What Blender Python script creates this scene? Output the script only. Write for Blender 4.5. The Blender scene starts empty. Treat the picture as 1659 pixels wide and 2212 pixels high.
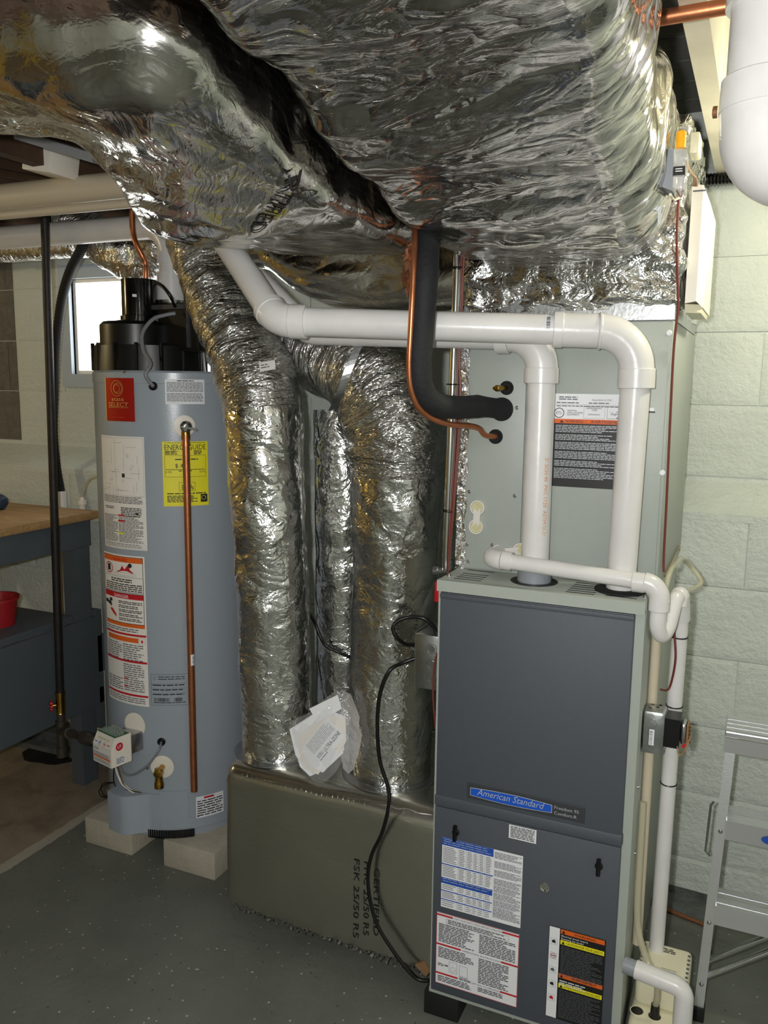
import bpy, bmesh, math, random
from mathutils import Vector, Matrix, noise
from mathutils.bvhtree import BVHTree
random.seed(7)
PI = math.pi
scene = bpy.context.scene
col = scene.collection

# ------------------------------------------------------------------ camera
FPX, YAW, PITCH, ROLL = 1809.667, 0.4190473, 0.1525348, 0.01243475
CAM = Vector((0.627844, -1.715225, 1.504465))
IW, IH = 1659.0, 2212.0
_fw = Vector((-math.sin(YAW) * math.cos(PITCH), math.cos(YAW) * math.cos(PITCH), -math.sin(PITCH)))
_rt = Vector((math.cos(YAW), math.sin(YAW), 0))
_up = _rt.cross(_fw)
CR = math.cos(ROLL) * _rt + math.sin(ROLL) * _up
CU = -math.sin(ROLL) * _rt + math.cos(ROLL) * _up
CF = _fw
cam_d = bpy.data.cameras.new('camera')
cam = bpy.data.objects.new('camera', cam_d)
col.objects.link(cam)
cam_d.sensor_fit = 'VERTICAL'
cam_d.sensor_height = 36.0
cam_d.lens = FPX * 36.0 / IH
cam_d.clip_start = 0.02
m = Matrix((CR, CU, -CF)).transposed().to_4x4()
m.translation = CAM
cam.matrix_world = m
scene.camera = cam

# ------------------------------------------------------------------ world, lights, exposure
world = bpy.data.worlds.new('world')
scene.world = world
world.use_nodes = True
bg = world.node_tree.nodes['Background']
bg.inputs[0].default_value = (0.75, 0.85, 1.0, 1)
bg.inputs[1].default_value = 1.0
vs = scene.view_settings
vs.view_transform = 'Standard'
vs.look = 'None'
vs.gamma = 1.0
vs.use_curve_mapping = False
vs.exposure = 0.32


def point_light(name, loc, watts, color, radius):
    d = bpy.data.lights.new(name, 'POINT')
    d.energy = watts
    d.color = color
    d.shadow_soft_size = radius
    o = bpy.data.objects.new(name, d)
    o.location = loc
    col.objects.link(o)
    return o


# the flash of the camera, a hand's breadth left of the lens
point_light('camera_flash', CAM - CR * 0.07 + CU * 0.03 - CF * 0.02, 62.0, (1.0, 0.99, 0.98), 0.018)

# ------------------------------------------------------------------ pixel helpers (a pixel gives a ray, the plane gives the depth)


def ray(px, py):
    return CF + (px - IW / 2) / FPX * CR - (py - IH / 2) / FPX * CU


def PY(px, py, y):
    d = ray(px, py)
    return CAM + d * ((y - CAM.y) / d.y)


def PX(px, py, x):
    d = ray(px, py)
    return CAM + d * ((x - CAM.x) / d.x)


def PZ(px, py, z):
    d = ray(px, py)
    return CAM + d * ((z - CAM.z) / d.z)


# ------------------------------------------------------------------ materials
MATS = {}


def lin(h):
    h = h.lstrip('#')
    o = []
    for i in (0, 2, 4):
        c = int(h[i:i + 2], 16) / 255
        o.append(c / 12.92 if c <= 0.04045 else ((c + 0.055) / 1.055) ** 2.4)
    return (o[0], o[1], o[2], 1)


class NT:
    def __init__(self, name):
        self.m = bpy.data.materials.new(name)
        self.m.use_nodes = True
        self.t = self.m.node_tree
        self.b = self.t.nodes['Principled BSDF']
        MATS[name] = self.m

    def n(self, typ, **kw):
        x = self.t.nodes.new(typ)
        for k, v in kw.items():
            setattr(x, k, v)
        return x

    def l(self, a, b):
        self.t.links.new(a, b)

    def noise(self, vec, scale, detail=3, rough=0.5, dist=0.0, typ=None):
        x = self.n('ShaderNodeTexNoise')
        if typ:
            x.noise_type = typ
            x.normalize = True
        x.inputs['Scale'].default_value = scale
        x.inputs['Detail'].default_value = detail
        x.inputs['Roughness'].default_value = rough
        x.inputs['Distortion'].default_value = dist
        if vec:
            self.l(vec, x.inputs['Vector'])
        return x.outputs['Fac']

    def math(self, op, a, b=None, c=None):
        x = self.n('ShaderNodeMath', operation=op)
        for i, v in enumerate((a, b, c)):
            if v is None:
                continue
            if isinstance(v, (int, float)):
                x.inputs[i].default_value = v
            else:
                self.l(v, x.inputs[i])
        return x.outputs[0]

    def ramp(self, fac, stops):
        x = self.n('ShaderNodeValToRGB')
        while len(x.color_ramp.elements) < len(stops):
            x.color_ramp.elements.new(0.5)
        for e, (p, c) in zip(x.color_ramp.elements, stops):
            e.position = p
            e.color = c if not isinstance(c, str) else lin(c)
        self.l(fac, x.inputs[0])
        return x.outputs[0]

    def mix(self, fac, a, b):
        x = self.n('ShaderNodeMix', data_type='RGBA')
        for i, v in ((0, fac), (6, a), (7, b)):
            if isinstance(v, (int, float, tuple)):
                x.inputs[i].default_value = v
            else:
                self.l(v, x.inputs[i])
        return x.outputs[2]

    def bump(self, h, dist, strength=1.0, prev=None):
        x = self.n('ShaderNodeBump')
        x.inputs['Distance'].default_value = dist
        x.inputs['Strength'].default_value = strength
        self.l(h, x.inputs['Height'])
        if prev is not None:
            self.l(prev, x.inputs['Normal'])
        return x.outputs[0]

    def coord(self, which='Object'):
        return self.n('ShaderNodeTexCoord').outputs[which]

    def mapping(self, vec, scale=(1, 1, 1), rot=(0, 0, 0)):
        x = self.n('ShaderNodeMapping')
        x.inputs['Scale'].default_value = scale
        x.inputs['Rotation'].default_value = rot
        self.l(vec, x.inputs['Vector'])
        return x.outputs[0]


def mat(name, c, rough=0.5, metal=0.0, bump=0.0, bscale=60, var=0.0, vscale=8, spec=None, alpha=None, trans=0.0, emit=0.0, coat=0.0):
    if name in MATS:
        return MATS[name]
    k = NT(name)
    b = k.b
    base = lin(c) if isinstance(c, str) else c
    b.inputs['Base Color'].default_value = base
    b.inputs['Roughness'].default_value = rough
    b.inputs['Metallic'].default_value = metal
    if spec is not None:
        b.inputs['Specular IOR Level'].default_value = spec
    if trans:
        b.inputs['Transmission Weight'].default_value = trans
    if coat:
        b.inputs['Coat Weight'].default_value = coat
    if emit:
        b.inputs['Emission Color'].default_value = base
        b.inputs['Emission Strength'].default_value = emit
    if alpha is not None:
        b.inputs['Alpha'].default_value = alpha
    if bump or var:
        v = k.coord('Object')
        if var:
            f = k.noise(v, vscale, 5, 0.6)
            d = tuple(x * (1 - var) for x in base[:3]) + (1,)
            e = tuple(min(1, x * (1 + var)) for x in base[:3]) + (1,)
            k.l(k.ramp(f, [(0.3, d), (0.7, e)]), b.inputs['Base Color'])
        if bump:
            k.l(k.bump(k.noise(v, bscale, 3), bump), b.inputs['Normal'])
    return k.m


def foil(name, su=1.0, sv=1.0, big=1.0, mid=1.0, fine=1.0, grid=1.0, rough=0.17, tint=(0.83, 0.84, 0.85, 1), rvar=0.4):
    """crumpled aluminium facing: sharp creases (folded noise) at three sizes and the scrim threads"""
    k = NT(name)
    b = k.b
    uv = k.coord('UV')
    b.inputs['Metallic'].default_value = 1.0
    b.inputs['Base Color'].default_value = tint
    st = k.mapping(uv, (su, sv, 1))
    nb = None
    for sc, det, dis, amp in ((6, 1, 0.6, 0.085 * big), (15, 1.5, 1.2, 0.034 * mid), (38, 2, 1.6, 0.0105 * fine), (95, 2, 1.5, 0.0028 * fine)):
        n1 = k.noise(st, sc, det, 0.5, dis)
        fold = k.math('ABSOLUTE', k.math('SUBTRACT', n1, 0.5))
        nb = k.bump(fold, amp, 1.0, nb)
    sep = k.n('ShaderNodeSeparateXYZ')
    k.l(uv, sep.inputs[0])
    g = []
    for o in (sep.outputs[0], sep.outputs[1]):
        pp = k.math('PINGPONG', o, 0.0075)
        g.append(k.math('LESS_THAN', pp, 0.0008))
    grid_h = k.math('MAXIMUM', g[0], g[1])
    if grid:
        nb = k.bump(grid_h, 0.0006 * grid, 0.8, nb)
    k.l(nb, b.inputs['Normal'])
    r = k.noise(uv, 14, 4, 0.6)
    x = k.n('ShaderNodeMapRange')
    k.l(r, x.inputs[0])
    x.inputs[1].default_value = 0.3
    x.inputs[2].default_value = 0.7
    x.inputs[3].default_value = rough * (1 - rvar)
    x.inputs[4].default_value = rough * (1 + rvar)
    k.l(x.outputs[0], b.inputs['Roughness'])
    return k.m


DULL = (0.68, 0.68, 0.67, 1)
foil('foil_trunk', 1.1, 0.55, 0.46, 0.32, 0.11, 0.7, 0.13, (0.60, 0.59, 0.57, 1))
foil('foil_branch', 0.7, 0.9, 0.28, 0.16, 0.12, 2.6, 0.14, (0.68, 0.665, 0.63, 1))
foil('foil_round', 0.8, 0.6, 0.36, 0.36, 0.36, 1.2, 0.12, (0.78, 0.78, 0.77, 1))
foil('foil_flex', 2.4, 0.55, 0.6, 0.6, 0.8, 0.0, 0.12, (0.78, 0.78, 0.77, 1))
foil('foil_box', 0.9, 0.9, 0.03, 0.02, 0.010, 0.08, 0.25, (0.70, 0.69, 0.62, 1), 0.06)
foil('foil_plenum', 0.8, 0.7, 0.7, 0.7, 0.5, 1.0, 0.10)
foil('foil_tape', 1.5, 1.5, 0.6, 0.6, 0.7, 0.0, 0.12)

mat('door_blue', '#4d535b', 0.5, 0.0, 0.0005, 900, 0.04, 300)
mat('cabinet_grey', '#a7aea6', 0.42, 0.0, 0.0003, 700)
mat('coil_grey', '#a3aaa4', 0.4, 0.0, 0.0003, 500, 0.03, 3)
mat('galv', '#b9bcbe', 0.3, 1.0, 0.0004, 120, 0.12, 40)
mat('chrome', '#d5d7d8', 0.16, 1.0)
mat('alu', '#dcdee0', 0.34, 0.85, 0.0003, 200)
mat('black', '#0b0b0c', 0.35)
mat('black_matte', '#111213', 0.8)
mat('black_gloss', '#08080a', 0.12)
mat('foam', '#15161a', 0.75, 0, 0.002, 90)
mat('pvc', '#d9d8d6', 0.28, 0, 0.0004, 60, 0.05, 12)
mat('pvc_grey', '#8d9299', 0.35)
mat('pvc_tan', '#c9bda6', 0.35)
mat('heater_grey', '#9ca5ae', 0.26, 0, 0.0002, 300)
mat('copper', '#c07a54', 0.36, 0.85, 0.0003, 60, 0.16, 25)
mat('copper_red', '#b5805f', 0.4, 0.8)
mat('brass', '#b08a3a', 0.25, 1.0)
mat('iron', '#2b2623', 0.5, 0.4, 0.0008, 150, 0.25, 30)
mat('iron_fit', '#4b453e', 0.5, 0.5, 0.001, 150, 0.2, 30)
mat('red_paint', '#b3161c', 0.35)
mat('concrete_block', '#b3ac9b', 0.9, 0, 0.002, 160, 0.09, 30)
mat('bench_grey', '#4f565b', 0.55, 0, 0.0006, 30, 0.06, 5)
mat('paper', '#e9ebee', 0.55)
mat('paper_cream', '#eae6df', 0.5)
mat('ink', '#1b1b1f', 0.6)
mat('ink_grey', '#5d5f66', 0.6)
mat('lab_red', '#c01c26', 0.5)
mat('lab_orange', '#e0641c', 0.5)
mat('lab_blue', '#2050b0', 0.45)
mat('lab_yellow', '#ece321', 0.5)
mat('lab_black', '#131315', 0.45)
mat('logo_red', '#b3231c', 0.18, 0.35)
mat('logo_gold', '#e0c07c', 0.3, 0.6)
mat('badge_blue', '#1d56c4', 0.35)
mat('badge_grey', '#3a3d41', 0.4)
mat('silver_ink', '#c6cad0', 0.35, 0.3)
mat('orange_ink', '#d98f52', 0.6)
mat('plastic_cream', '#e2ddc0', 0.4)
mat('plastic_white', '#e8e2d4', 0.4)
mat('wire_brown', '#6a2f24', 0.45)
mat('wire_tan', '#9a7350', 0.45)
mat('wire_grey', '#7d8186', 0.4)
mat('cap_yellow', '#c9c59a', 0.5)
mat('amber', '#f0a818', 0.3, emit=0.15)
mat('clear_tube', '#c9c4a8', 0.15, 0, alpha=0.55)
mat('clear_case', '#dfe3e6', 0.1, 0, alpha=0.35)
mat('bag', '#e6e8ec', 0.12, 0, 0.004, 40, alpha=0.16)
mat('bench_red', '#9c1c22', 0.4)
mat('blue_plastic', '#23344e', 0.4)
mat('joist_paint', '#c9c3b0', 0.6, 0, 0.0008, 40, 0.05, 10)
mat('wood_dark', '#4a3626', 0.7, 0, 0.002, 40, 0.25, 12)
mat('rust', '#7d5230', 0.6, 0.3, 0.001, 120, 0.25, 60)
mat('patch_black', '#060606', 0.95, 0, 0.003, 60)
mat('foil_print', '#1c1b1a', 0.6)
mat('cardboard', '#8a6a4a', 0.85)
mat('pink_fibre', '#dcdcdc', 0.5, 0.2, 0.006, 60, alpha=0.7)
mat('window_paint', '#a7b4c2', 0.5)
mat('lamp_bulb', (1.0, 0.86, 0.52, 1), 0.4, emit=0.0)
mat('grommet_white', '#d9d6cf', 0.35)

k = NT('plywood')
v = k.mapping(k.coord('Object'), (3, 30, 30))
f = k.noise(v, 2.0, 5, 0.6, 1.0)
k.l(k.ramp(f, [(0.25, '#8a6a42'), (0.75, '#c09a66')]), k.b.inputs['Base Color'])
k.b.inputs['Roughness'].default_value = 0.65

k = NT('wall_paint')
v = k.coord('Object')
f = k.noise(v, 2.2, 6, 0.6)
k.l(k.ramp(f, [(0.3, '#c3cac2'), (0.7, '#d2d8d0')]), k.b.inputs['Base Color'])
k.b.inputs['Roughness'].default_value = 0.6
nb = k.bump(k.noise(v, 60, 5, 0.65), 0.006)
nb = k.bump(k.noise(v, 5, 5, 0.6), 0.014, 1.0, nb)
k.l(nb, k.b.inputs['Normal'])

k = NT('bare_block')
v = k.coord('Object')
f = k.noise(v, 30, 6, 0.7)
k.l(k.ramp(f, [(0.3, '#5d5a52'), (0.7, '#77736a')]), k.b.inputs['Base Color'])
k.b.inputs['Roughness'].default_value = 0.9
k.l(k.bump(k.noise(v, 90, 4, 0.7), 0.006), k.b.inputs['Normal'])

k = NT('base_paint')
v = k.coord('Object')
f = k.noise(v, 25, 6, 0.7)
k.l(k.ramp(f, [(0.3, '#4f5350'), (0.7, '#666a66')]), k.b.inputs['Base Color'])
k.b.inputs['Roughness'].default_value = 0.8
k.l(k.bump(k.noise(v, 50, 5, 0.7), 0.012), k.b.inputs['Normal'])

# floor: grey-green enamel with flecks, bare tan concrete beyond the paint edge on the left
k = NT('floor_paint')
v = k.coord('Object')
sep = k.n('ShaderNodeSeparateXYZ')
k.l(v, sep.inputs[0])
big = k.noise(v, 3.5, 5, 0.6)
paint = k.ramp(big, [(0.3, '#62655e'), (0.7, '#73766c')])
vo = k.n('ShaderNodeTexVoronoi')
vo.inputs['Scale'].default_value = 52
k.l(v, vo.inputs['Vector'])
rsep = k.n('ShaderNodeSeparateColor')
k.l(vo.outputs['Color'], rsep.inputs[0])
near = k.math('LESS_THAN', vo.outputs['Distance'], 0.15)
pick = k.math('GREATER_THAN', rsep.outputs[0], 0.72)
pickd = k.math('LESS_THAN', rsep.outputs[0], 0.12)
paint = k.mix(k.math('MULTIPLY', near, pick), paint, lin('#b3b6ad'))
paint = k.mix(k.math('MULTIPLY', near, pickd), paint, lin('#45473f'))
bare = k.ramp(k.noise(v, 6, 7, 0.7, 0.5), [(0.25, '#5a5048'), (0.5, '#8a7d6c'), (0.8, '#9d9180')])
edge = k.math('ADD', sep.outputs[0], k.math('MULTIPLY', k.noise(v, 14, 4, 0.6), 0.03))
mask = k.math('LESS_THAN', edge, -1.385)
line = k.math('MULTIPLY', k.math('GREATER_THAN', edge, -1.425), mask)
bare = k.mix(k.math('MULTIPLY', line, 0.6), bare, lin('#b9b6aa'))
k.l(k.mix(mask, paint, bare), k.b.inputs['Base Color'])
k.b.inputs['Roughness'].default_value = 0.42
k.l(k.bump(k.noise(v, 40, 4, 0.6), 0.002), k.b.inputs['Normal'])

k = NT('ceiling_board')
v = k.coord('Object')
k.l(k.ramp(k.noise(k.mapping(v, (4, 30, 1)), 3, 5, 0.6), [(0.3, '#6b6b6a'), (0.7, '#83827f')]), k.b.inputs['Base Color'])
k.b.inputs['Roughness'].default_value = 0.75

k = NT('wood_panel')
v = k.coord('Object')
k.l(k.ramp(k.noise(k.mapping(v, (20, 20, 1.5)), 2, 5, 0.6, 0.8), [(0.3, '#b2913e'), (0.7, '#d8bc62')]), k.b.inputs['Base Color'])
k.b.inputs['Roughness'].default_value = 0.5

# daylight behind the pressed-glass pane
k = NT('window_glass')
v = k.coord('Object')
vo = k.n('ShaderNodeTexVoronoi')
vo.inputs['Scale'].default_value = 160
vo.inputs['Randomness'].default_value = 0.0
k.l(v, vo.inputs['Vector'])
k.b.inputs['Base Color'].default_value = (0.8, 0.85, 0.85, 1)
k.l(k.ramp(vo.outputs['Distance'], [(0.0, (0.55, 0.58, 0.6, 1)), (0.45, (1.0, 1.0, 0.96, 1))]), k.b.inputs['Emission Color'])
k.b.inputs['Emission Strength'].default_value = 3.5

# ------------------------------------------------------------------ geometry helpers


def wloc(o):
    l = Vector((0, 0, 0))
    while o is not None:
        l += o.location
        o = o.parent
    return l


def tag(o, label=None, cat=None, group=None, kind=None):
    if label:
        o['label'] = label
    if cat:
        o['category'] = cat
    if group:
        o['group'] = group
    if kind:
        o['kind'] = kind
    return o


def thing(name, loc, label, cat, group=None, kind=None):
    o = bpy.data.objects.new(name, None)
    o.empty_display_size = 0.05
    o.location = loc
    col.objects.link(o)
    return tag(o, label, cat, group, kind)


class MB:
    def __init__(self):
        self.v, self.f, self.mi, self.uv = [], [], [], []
        self.mats = []

    def slot(self, m):
        if m not in self.mats:
            self.mats.append(m)
        return self.mats.index(m)

    def face(self, idx, m, uv=None):
        self.f.append(tuple(idx))
        self.mi.append(self.slot(m))
        self.uv.append(uv)

    def add(self, pts):
        b = len(self.v)
        self.v += [Vector(p) for p in pts]
        return b

    def quad(self, pts, m, uv=None):
        b = self.add(pts)
        self.face(range(b, b + len(pts)), m, uv)

    def box(self, lo, hi, m, rot=None, piv=None, ch=0.0):
        lo, hi = Vector(lo), Vector(hi)
        if ch > 0:
            return self.cbox(lo, hi, m, ch, rot, piv)
        p = [Vector((x, y, z)) for z in (lo.z, hi.z) for y in (lo.y, hi.y) for x in (lo.x, hi.x)]
        if rot is not None:
            pv = piv if piv is not None else (lo + hi) / 2
            p = [rot @ (q - pv) + pv for q in p]
        b = self.add(p)
        for q in ((0, 2, 3, 1), (4, 5, 7, 6), (0, 1, 5, 4), (2, 6, 7, 3), (0, 4, 6, 2), (1, 3, 7, 5)):
            self.face([b + i for i in q], m, [(p[i].x + p[i].y, p[i].z + p[i].y * 0.5) for i in q])

    def cbox(self, lo, hi, m, ch, rot=None, piv=None, seg=2):
        bm = bmesh.new()
        bmesh.ops.create_cube(bm, size=1.0)
        for w in bm.verts:
            w.co = Vector((lo[i] + (hi[i] - lo[i]) * (w.co[i] + 0.5) for i in range(3)))
        bmesh.ops.bevel(bm, geom=bm.edges[:] + bm.verts[:], offset=ch, segments=seg, affect='EDGES', profile=0.5)
        pv = piv if piv is not None else (Vector(lo) + Vector(hi)) / 2
        bm.verts.index_update()
        b = self.add([(rot @ (w.co - pv) + pv) if rot is not None else w.co for w in bm.verts])
        for fc in bm.faces:
            self.face([b + w.index for w in fc.verts], m, [(w.co.x + w.co.y, w.co.z + w.co.y * 0.5) for w in fc.verts])
        bm.free()

    def tube(self, path, r, m, seg=16, caps=True, uvs=None, disp=None, su=1.0, oval=None):
        path = [Vector(p) for p in path]
        n = len(path)
        rr = r if isinstance(r, (list, tuple)) else [r] * n
        tang = []
        for i in range(n):
            a = path[max(i - 1, 0)]
            c = path[min(i + 1, n - 1)]
            t = (c - a)
            tang.append(t.normalized() if t.length > 1e-9 else Vector((0, 0, 1)))
        ref = Vector((1, 0, 0)) if abs(tang[0].x) < 0.8 else Vector((0, 1, 0))
        u = (ref - tang[0] * ref.dot(tang[0])).normalized()
        rings = []
        L = 0.0
        lens = []
        for i in range(n):
            if i:
                L += (path[i] - path[i - 1]).length
                u = (u - tang[i] * u.dot(tang[i]))
                u = u.normalized() if u.length > 1e-9 else tang[i].orthogonal().normalized()
            w = tang[i].cross(u)
            lens.append(L)
            ring = []
            for j in range(seg):
                a = 2 * PI * j / seg
                d = math.cos(a) * u + math.sin(a) * w
                k_ = rr[i]
                if disp:
                    k_ += disp(L, a, path[i] + d * rr[i])
                ring.append(path[i] + d * k_)
            rings.append(self.add(ring))
        for i in range(n - 1):
            for j in range(seg):
                j2 = (j + 1) % seg
                rad = rr[i]
                uv = [(lens[i], rad * 2 * PI * j / seg), (lens[i], rad * 2 * PI * (j + 1) / seg),
                      (lens[i + 1], rad * 2 * PI * (j + 1) / seg), (lens[i + 1], rad * 2 * PI * j / seg)]
                self.face((rings[i] + j, rings[i] + j2, rings[i + 1] + j2, rings[i + 1] + j), m, uv)
        if caps:
            self.face([rings[0] + j for j in reversed(range(seg))], m)
            self.face([rings[-1] + j for j in range(seg)], m)

    def cyl(self, a, b, r, m, seg=20, r2=None, caps=True):
        self.tube([a, b], [r, r if r2 is None else r2], m, seg, caps)

    def lathe(self, c, axis, prof, m, seg=28, caps=True):
        # prof: list of (distance along axis, radius)
        axis = Vector(axis).normalized()
        c = Vector(c)
        u = axis.orthogonal().normalized()
        w = axis.cross(u)
        rings = []
        for d, r in prof:
            rings.append(self.add([c + axis * d + (math.cos(2 * PI * j / seg) * u + math.sin(2 * PI * j / seg) * w) * max(r, 1e-5) for j in range(seg)]))
        for i in range(len(prof) - 1):
            for j in range(seg):
                j2 = (j + 1) % seg
                self.face((rings[i] + j, rings[i] + j2, rings[i + 1] + j2, rings[i + 1] + j), m)
        if caps:
            self.face([rings[0] + j for j in reversed(range(seg))], m)
            self.face([rings[-1] + j for j in range(seg)], m)

    def torus(self, c, axis, R, r, m, seg=28, s2=10):
        axis = Vector(axis).normalized()
        u = axis.orthogonal().normalized()
        w = axis.cross(u)
        c = Vector(c)
        b = self.add([c + (R + r * math.cos(2 * PI * q / s2)) * (math.cos(2 * PI * j / seg) * u + math.sin(2 * PI * j / seg) * w) + axis * r * math.sin(2 * PI * q / s2)
                      for j in range(seg) for q in range(s2)])
        for j in range(seg):
            for q in range(s2):
                self.face((b + j * s2 + q, b + ((j + 1) % seg) * s2 + q, b + ((j + 1) % seg) * s2 + (q + 1) % s2, b + j * s2 + (q + 1) % s2), m)

    def prism(self, poly, ex, m):
        # poly: list of points; ex: extrusion vector
        ex = Vector(ex)
        n = len(poly)
        b = self.add([Vector(p) for p in poly] + [Vector(p) + ex for p in poly])
        self.face([b + i for i in reversed(range(n))], m)
        self.face([b + n + i for i in range(n)], m)
        for i in range(n):
            j = (i + 1) % n
            self.face((b + i, b + j, b + n + j, b + n + i), m)

    def build(self, name, parent=None, smooth=True, angle=38, origin=None, label=None, cat=None, group=None, kind=None):
        me = bpy.data.meshes.new(name)
        if parent is not None:
            off = wloc(parent)
        elif origin is not None:
            off = Vector(origin)
        else:
            xs = [p.x for p in self.v]
            ys = [p.y for p in self.v]
            off = Vector(((min(xs) + max(xs)) / 2, (min(ys) + max(ys)) / 2, min(p.z for p in self.v)))
        me.from_pydata([tuple(p - off) for p in self.v], [], self.f)
        for mm in self.mats:
            me.materials.append(MATS[mm] if isinstance(mm, str) else mm)
        me.polygons.foreach_set('material_index', self.mi)
        if any(u is not None for u in self.uv):
            lay = me.uv_layers.new(name='UVMap')
            i = 0
            dat = []
            for fi, fc in enumerate(self.f):
                u = self.uv[fi]
                for kx in range(len(fc)):
                    dat += list(u[kx]) if u is not None else [0.0, 0.0]
            lay.data.foreach_set('uv', dat)
        me.validate()
        bmm = bmesh.new()
        bmm.from_mesh(me)
        bmesh.ops.recalc_face_normals(bmm, faces=bmm.faces[:])
        bmm.to_mesh(me)
        bmm.free()
        if smooth:
            me.polygons.foreach_set('use_smooth', [True] * len(me.polygons))
            me.set_sharp_from_angle(angle=math.radians(angle))
        me.update()
        o = bpy.data.objects.new(name, me)
        col.objects.link(o)
        if parent is not None:
            o.parent = parent
        else:
            o.location = off
        return tag(o, label, cat, group, kind)


def catmull(pts, sub=8):
    p = [Vector(q) for q in pts]
    out = []
    for i in range(len(p) - 1):
        p0 = p[max(i - 1, 0)]
        p1, p2 = p[i], p[i + 1]
        p3 = p[min(i + 2, len(p) - 1)]
        for s in range(sub):
            t = s / sub
            out.append(0.5 * ((2 * p1) + (-p0 + p2) * t + (2 * p0 - 5 * p1 + 4 * p2 - p3) * t * t + (-p0 + 3 * p1 - 3 * p2 + p3) * t ** 3))
    out.append(p[-1])
    return out


def bends(pts, rad, sub=10):
    # polyline with rounded corners
    p = [Vector(q) for q in pts]
    out = [p[0]]
    for i in range(1, len(p) - 1):
        a = (p[i - 1] - p[i]).normalized()
        b = (p[i + 1] - p[i]).normalized()
        ang = a.angle(b)
        d = min(rad / math.tan(ang / 2), (p[i - 1] - p[i]).length * 0.49, (p[i + 1] - p[i]).length * 0.49)
        r2 = d * math.tan(ang / 2)
        bis = (a + b).normalized()
        c = p[i] + bis * (r2 / math.sin(ang / 2))
        s = p[i] + a * d - c
        e = p[i] + b * d - c
        for q in range(sub + 1):
            out.append(c + s.normalized().slerp(e.normalized(), q / sub) * s.length if s.angle(e) > 1e-4 else p[i])
    out.append(p[-1])
    return out


def one_tube(name, path, r, m, label, cat, seg=14, group=None, parent=None):
    b = MB()
    b.tube(path, r, m, seg)
    if parent is not None:
        return b.build(name, parent)
    return b.build(name, label=label, cat=cat, group=group)


_TC = {}


def text_mesh(s, spacing=1.0, shear=0.0):
    key = (s, spacing, shear)
    if key in _TC:
        return _TC[key]
    cu = bpy.data.curves.new('t', 'FONT')
    cu.body = s
    cu.resolution_u = 2
    cu.space_character = spacing
    cu.shear = shear
    ob = bpy.data.objects.new('t', cu)
    me = bpy.data.meshes.new_from_object(ob)
    vs_ = [(w.co.x, w.co.y) for w in me.vertices]
    fs_ = [tuple(q.vertices) for q in me.polygons]
    bpy.data.objects.remove(ob)
    bpy.data.curves.remove(cu)
    bpy.data.meshes.remove(me)
    x0 = min(q[0] for q in vs_)
    x1 = max(q[0] for q in vs_)
    vs_ = [(q[0] - x0, q[1]) for q in vs_]
    _TC[key] = (vs_, fs_, x1 - x0)
    return _TC[key]


class Sheet:
    """A printed sheet: x to the right 0..w, y up 0..h (metres); mapped to 3D by fn(x, y, layer)."""

    def __init__(self, w, h, m, fn, step=None):
        self.w, self.h, self.fn, self.step = w, h, fn, step
        self.b = MB()
        self.rect(0, 0, w, h, m, 0)

    def rect(self, x, y, w, h, m, layer=1):
        n = 1 if not self.step else max(1, int(math.ceil(w / self.step)))
        for i in range(n):
            a, c = x + w * i / n, x + w * (i + 1) / n
            self.b.quad([self.fn(a, y, layer), self.fn(c, y, layer), self.fn(c, y + h, layer), self.fn(a, y + h, layer)], m)

    def poly(self, pts, m, layer=2):
        self.b.quad([self.fn(x, y, layer) for x, y in pts], m)

    def frame(self, x, y, w, h, t, m, layer=2):
        self.rect(x, y, w, t, m, layer)
        self.rect(x, y + h - t, w, t, m, layer)
        self.rect(x, y, t, h, m, layer)
        self.rect(x + w - t, y, t, h, m, layer)

    def ring(self, x, y, rx, ry, t, m, layer=2, seg=28):
        for i in range(seg):
            a, c = 2 * PI * i / seg, 2 * PI * (i + 1) / seg
            self.b.quad([self.fn(x + rx * math.cos(a), y + ry * math.sin(a), layer), self.fn(x + rx * math.cos(c), y + ry * math.sin(c), layer),
                         self.fn(x + (rx - t) * math.cos(c), y + (ry - t) * math.sin(c), layer), self.fn(x + (rx - t) * math.cos(a), y + (ry - t) * math.sin(a), layer)], m)

    def disc(self, x, y, rx, ry, m, layer=2, seg=20):
        self.poly([(x + rx * math.cos(2 * PI * i / seg), y + ry * math.sin(2 * PI * i / seg)) for i in range(seg)], m, layer)

    def text(self, s, x, y, size, m, layer=3, align='L', wide=None, shear=0.0, spacing=1.0):
        vs_, fs_, tw = text_mesh(s, spacing, shear)
        k_ = size
        kx = size if wide is None else wide / tw
        ox = x if align == 'L' else (x - tw * kx / 2 if align == 'C' else x - tw * kx)
        b0 = self.b.add([self.fn(ox + q[0] * kx, y + q[1] * k_, layer) for q in vs_])
        for q in fs_:
            self.b.face([b0 + i for i in q], m)

    def lines(self, x, y, w, n, pitch, m='ink', thick=0.5, rag=0.25, layer=2, words=True):
        # n lines downwards from y: rows of short strokes that stand for print too small to read
        for i in range(n):
            yy = y - i * pitch
            end = w * (1 - random.random() * rag) if random.random() < 0.5 else w
            p = 0.0
            while p < end - 1e-4:
                l = min(random.uniform(1.2, 4.0) * pitch, end - p) if words else end
                self.rect(x + p, yy - pitch * thick, l, pitch * thick, m, layer)
                p += l + pitch * 0.45

    def build(self, name, parent, label=None):
        return self.b.build(name, parent, smooth=False, label=label)


def plane_fn(org, ex, ey, eps=0.0004, base=0.0006):
    org, ex, ey = Vector(org), Vector(ex).normalized(), Vector(ey).normalized()
    nn = ex.cross(ey)
    return lambda x, y, l: org + ex * x + ey * y + nn * (base + eps * l)

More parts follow.
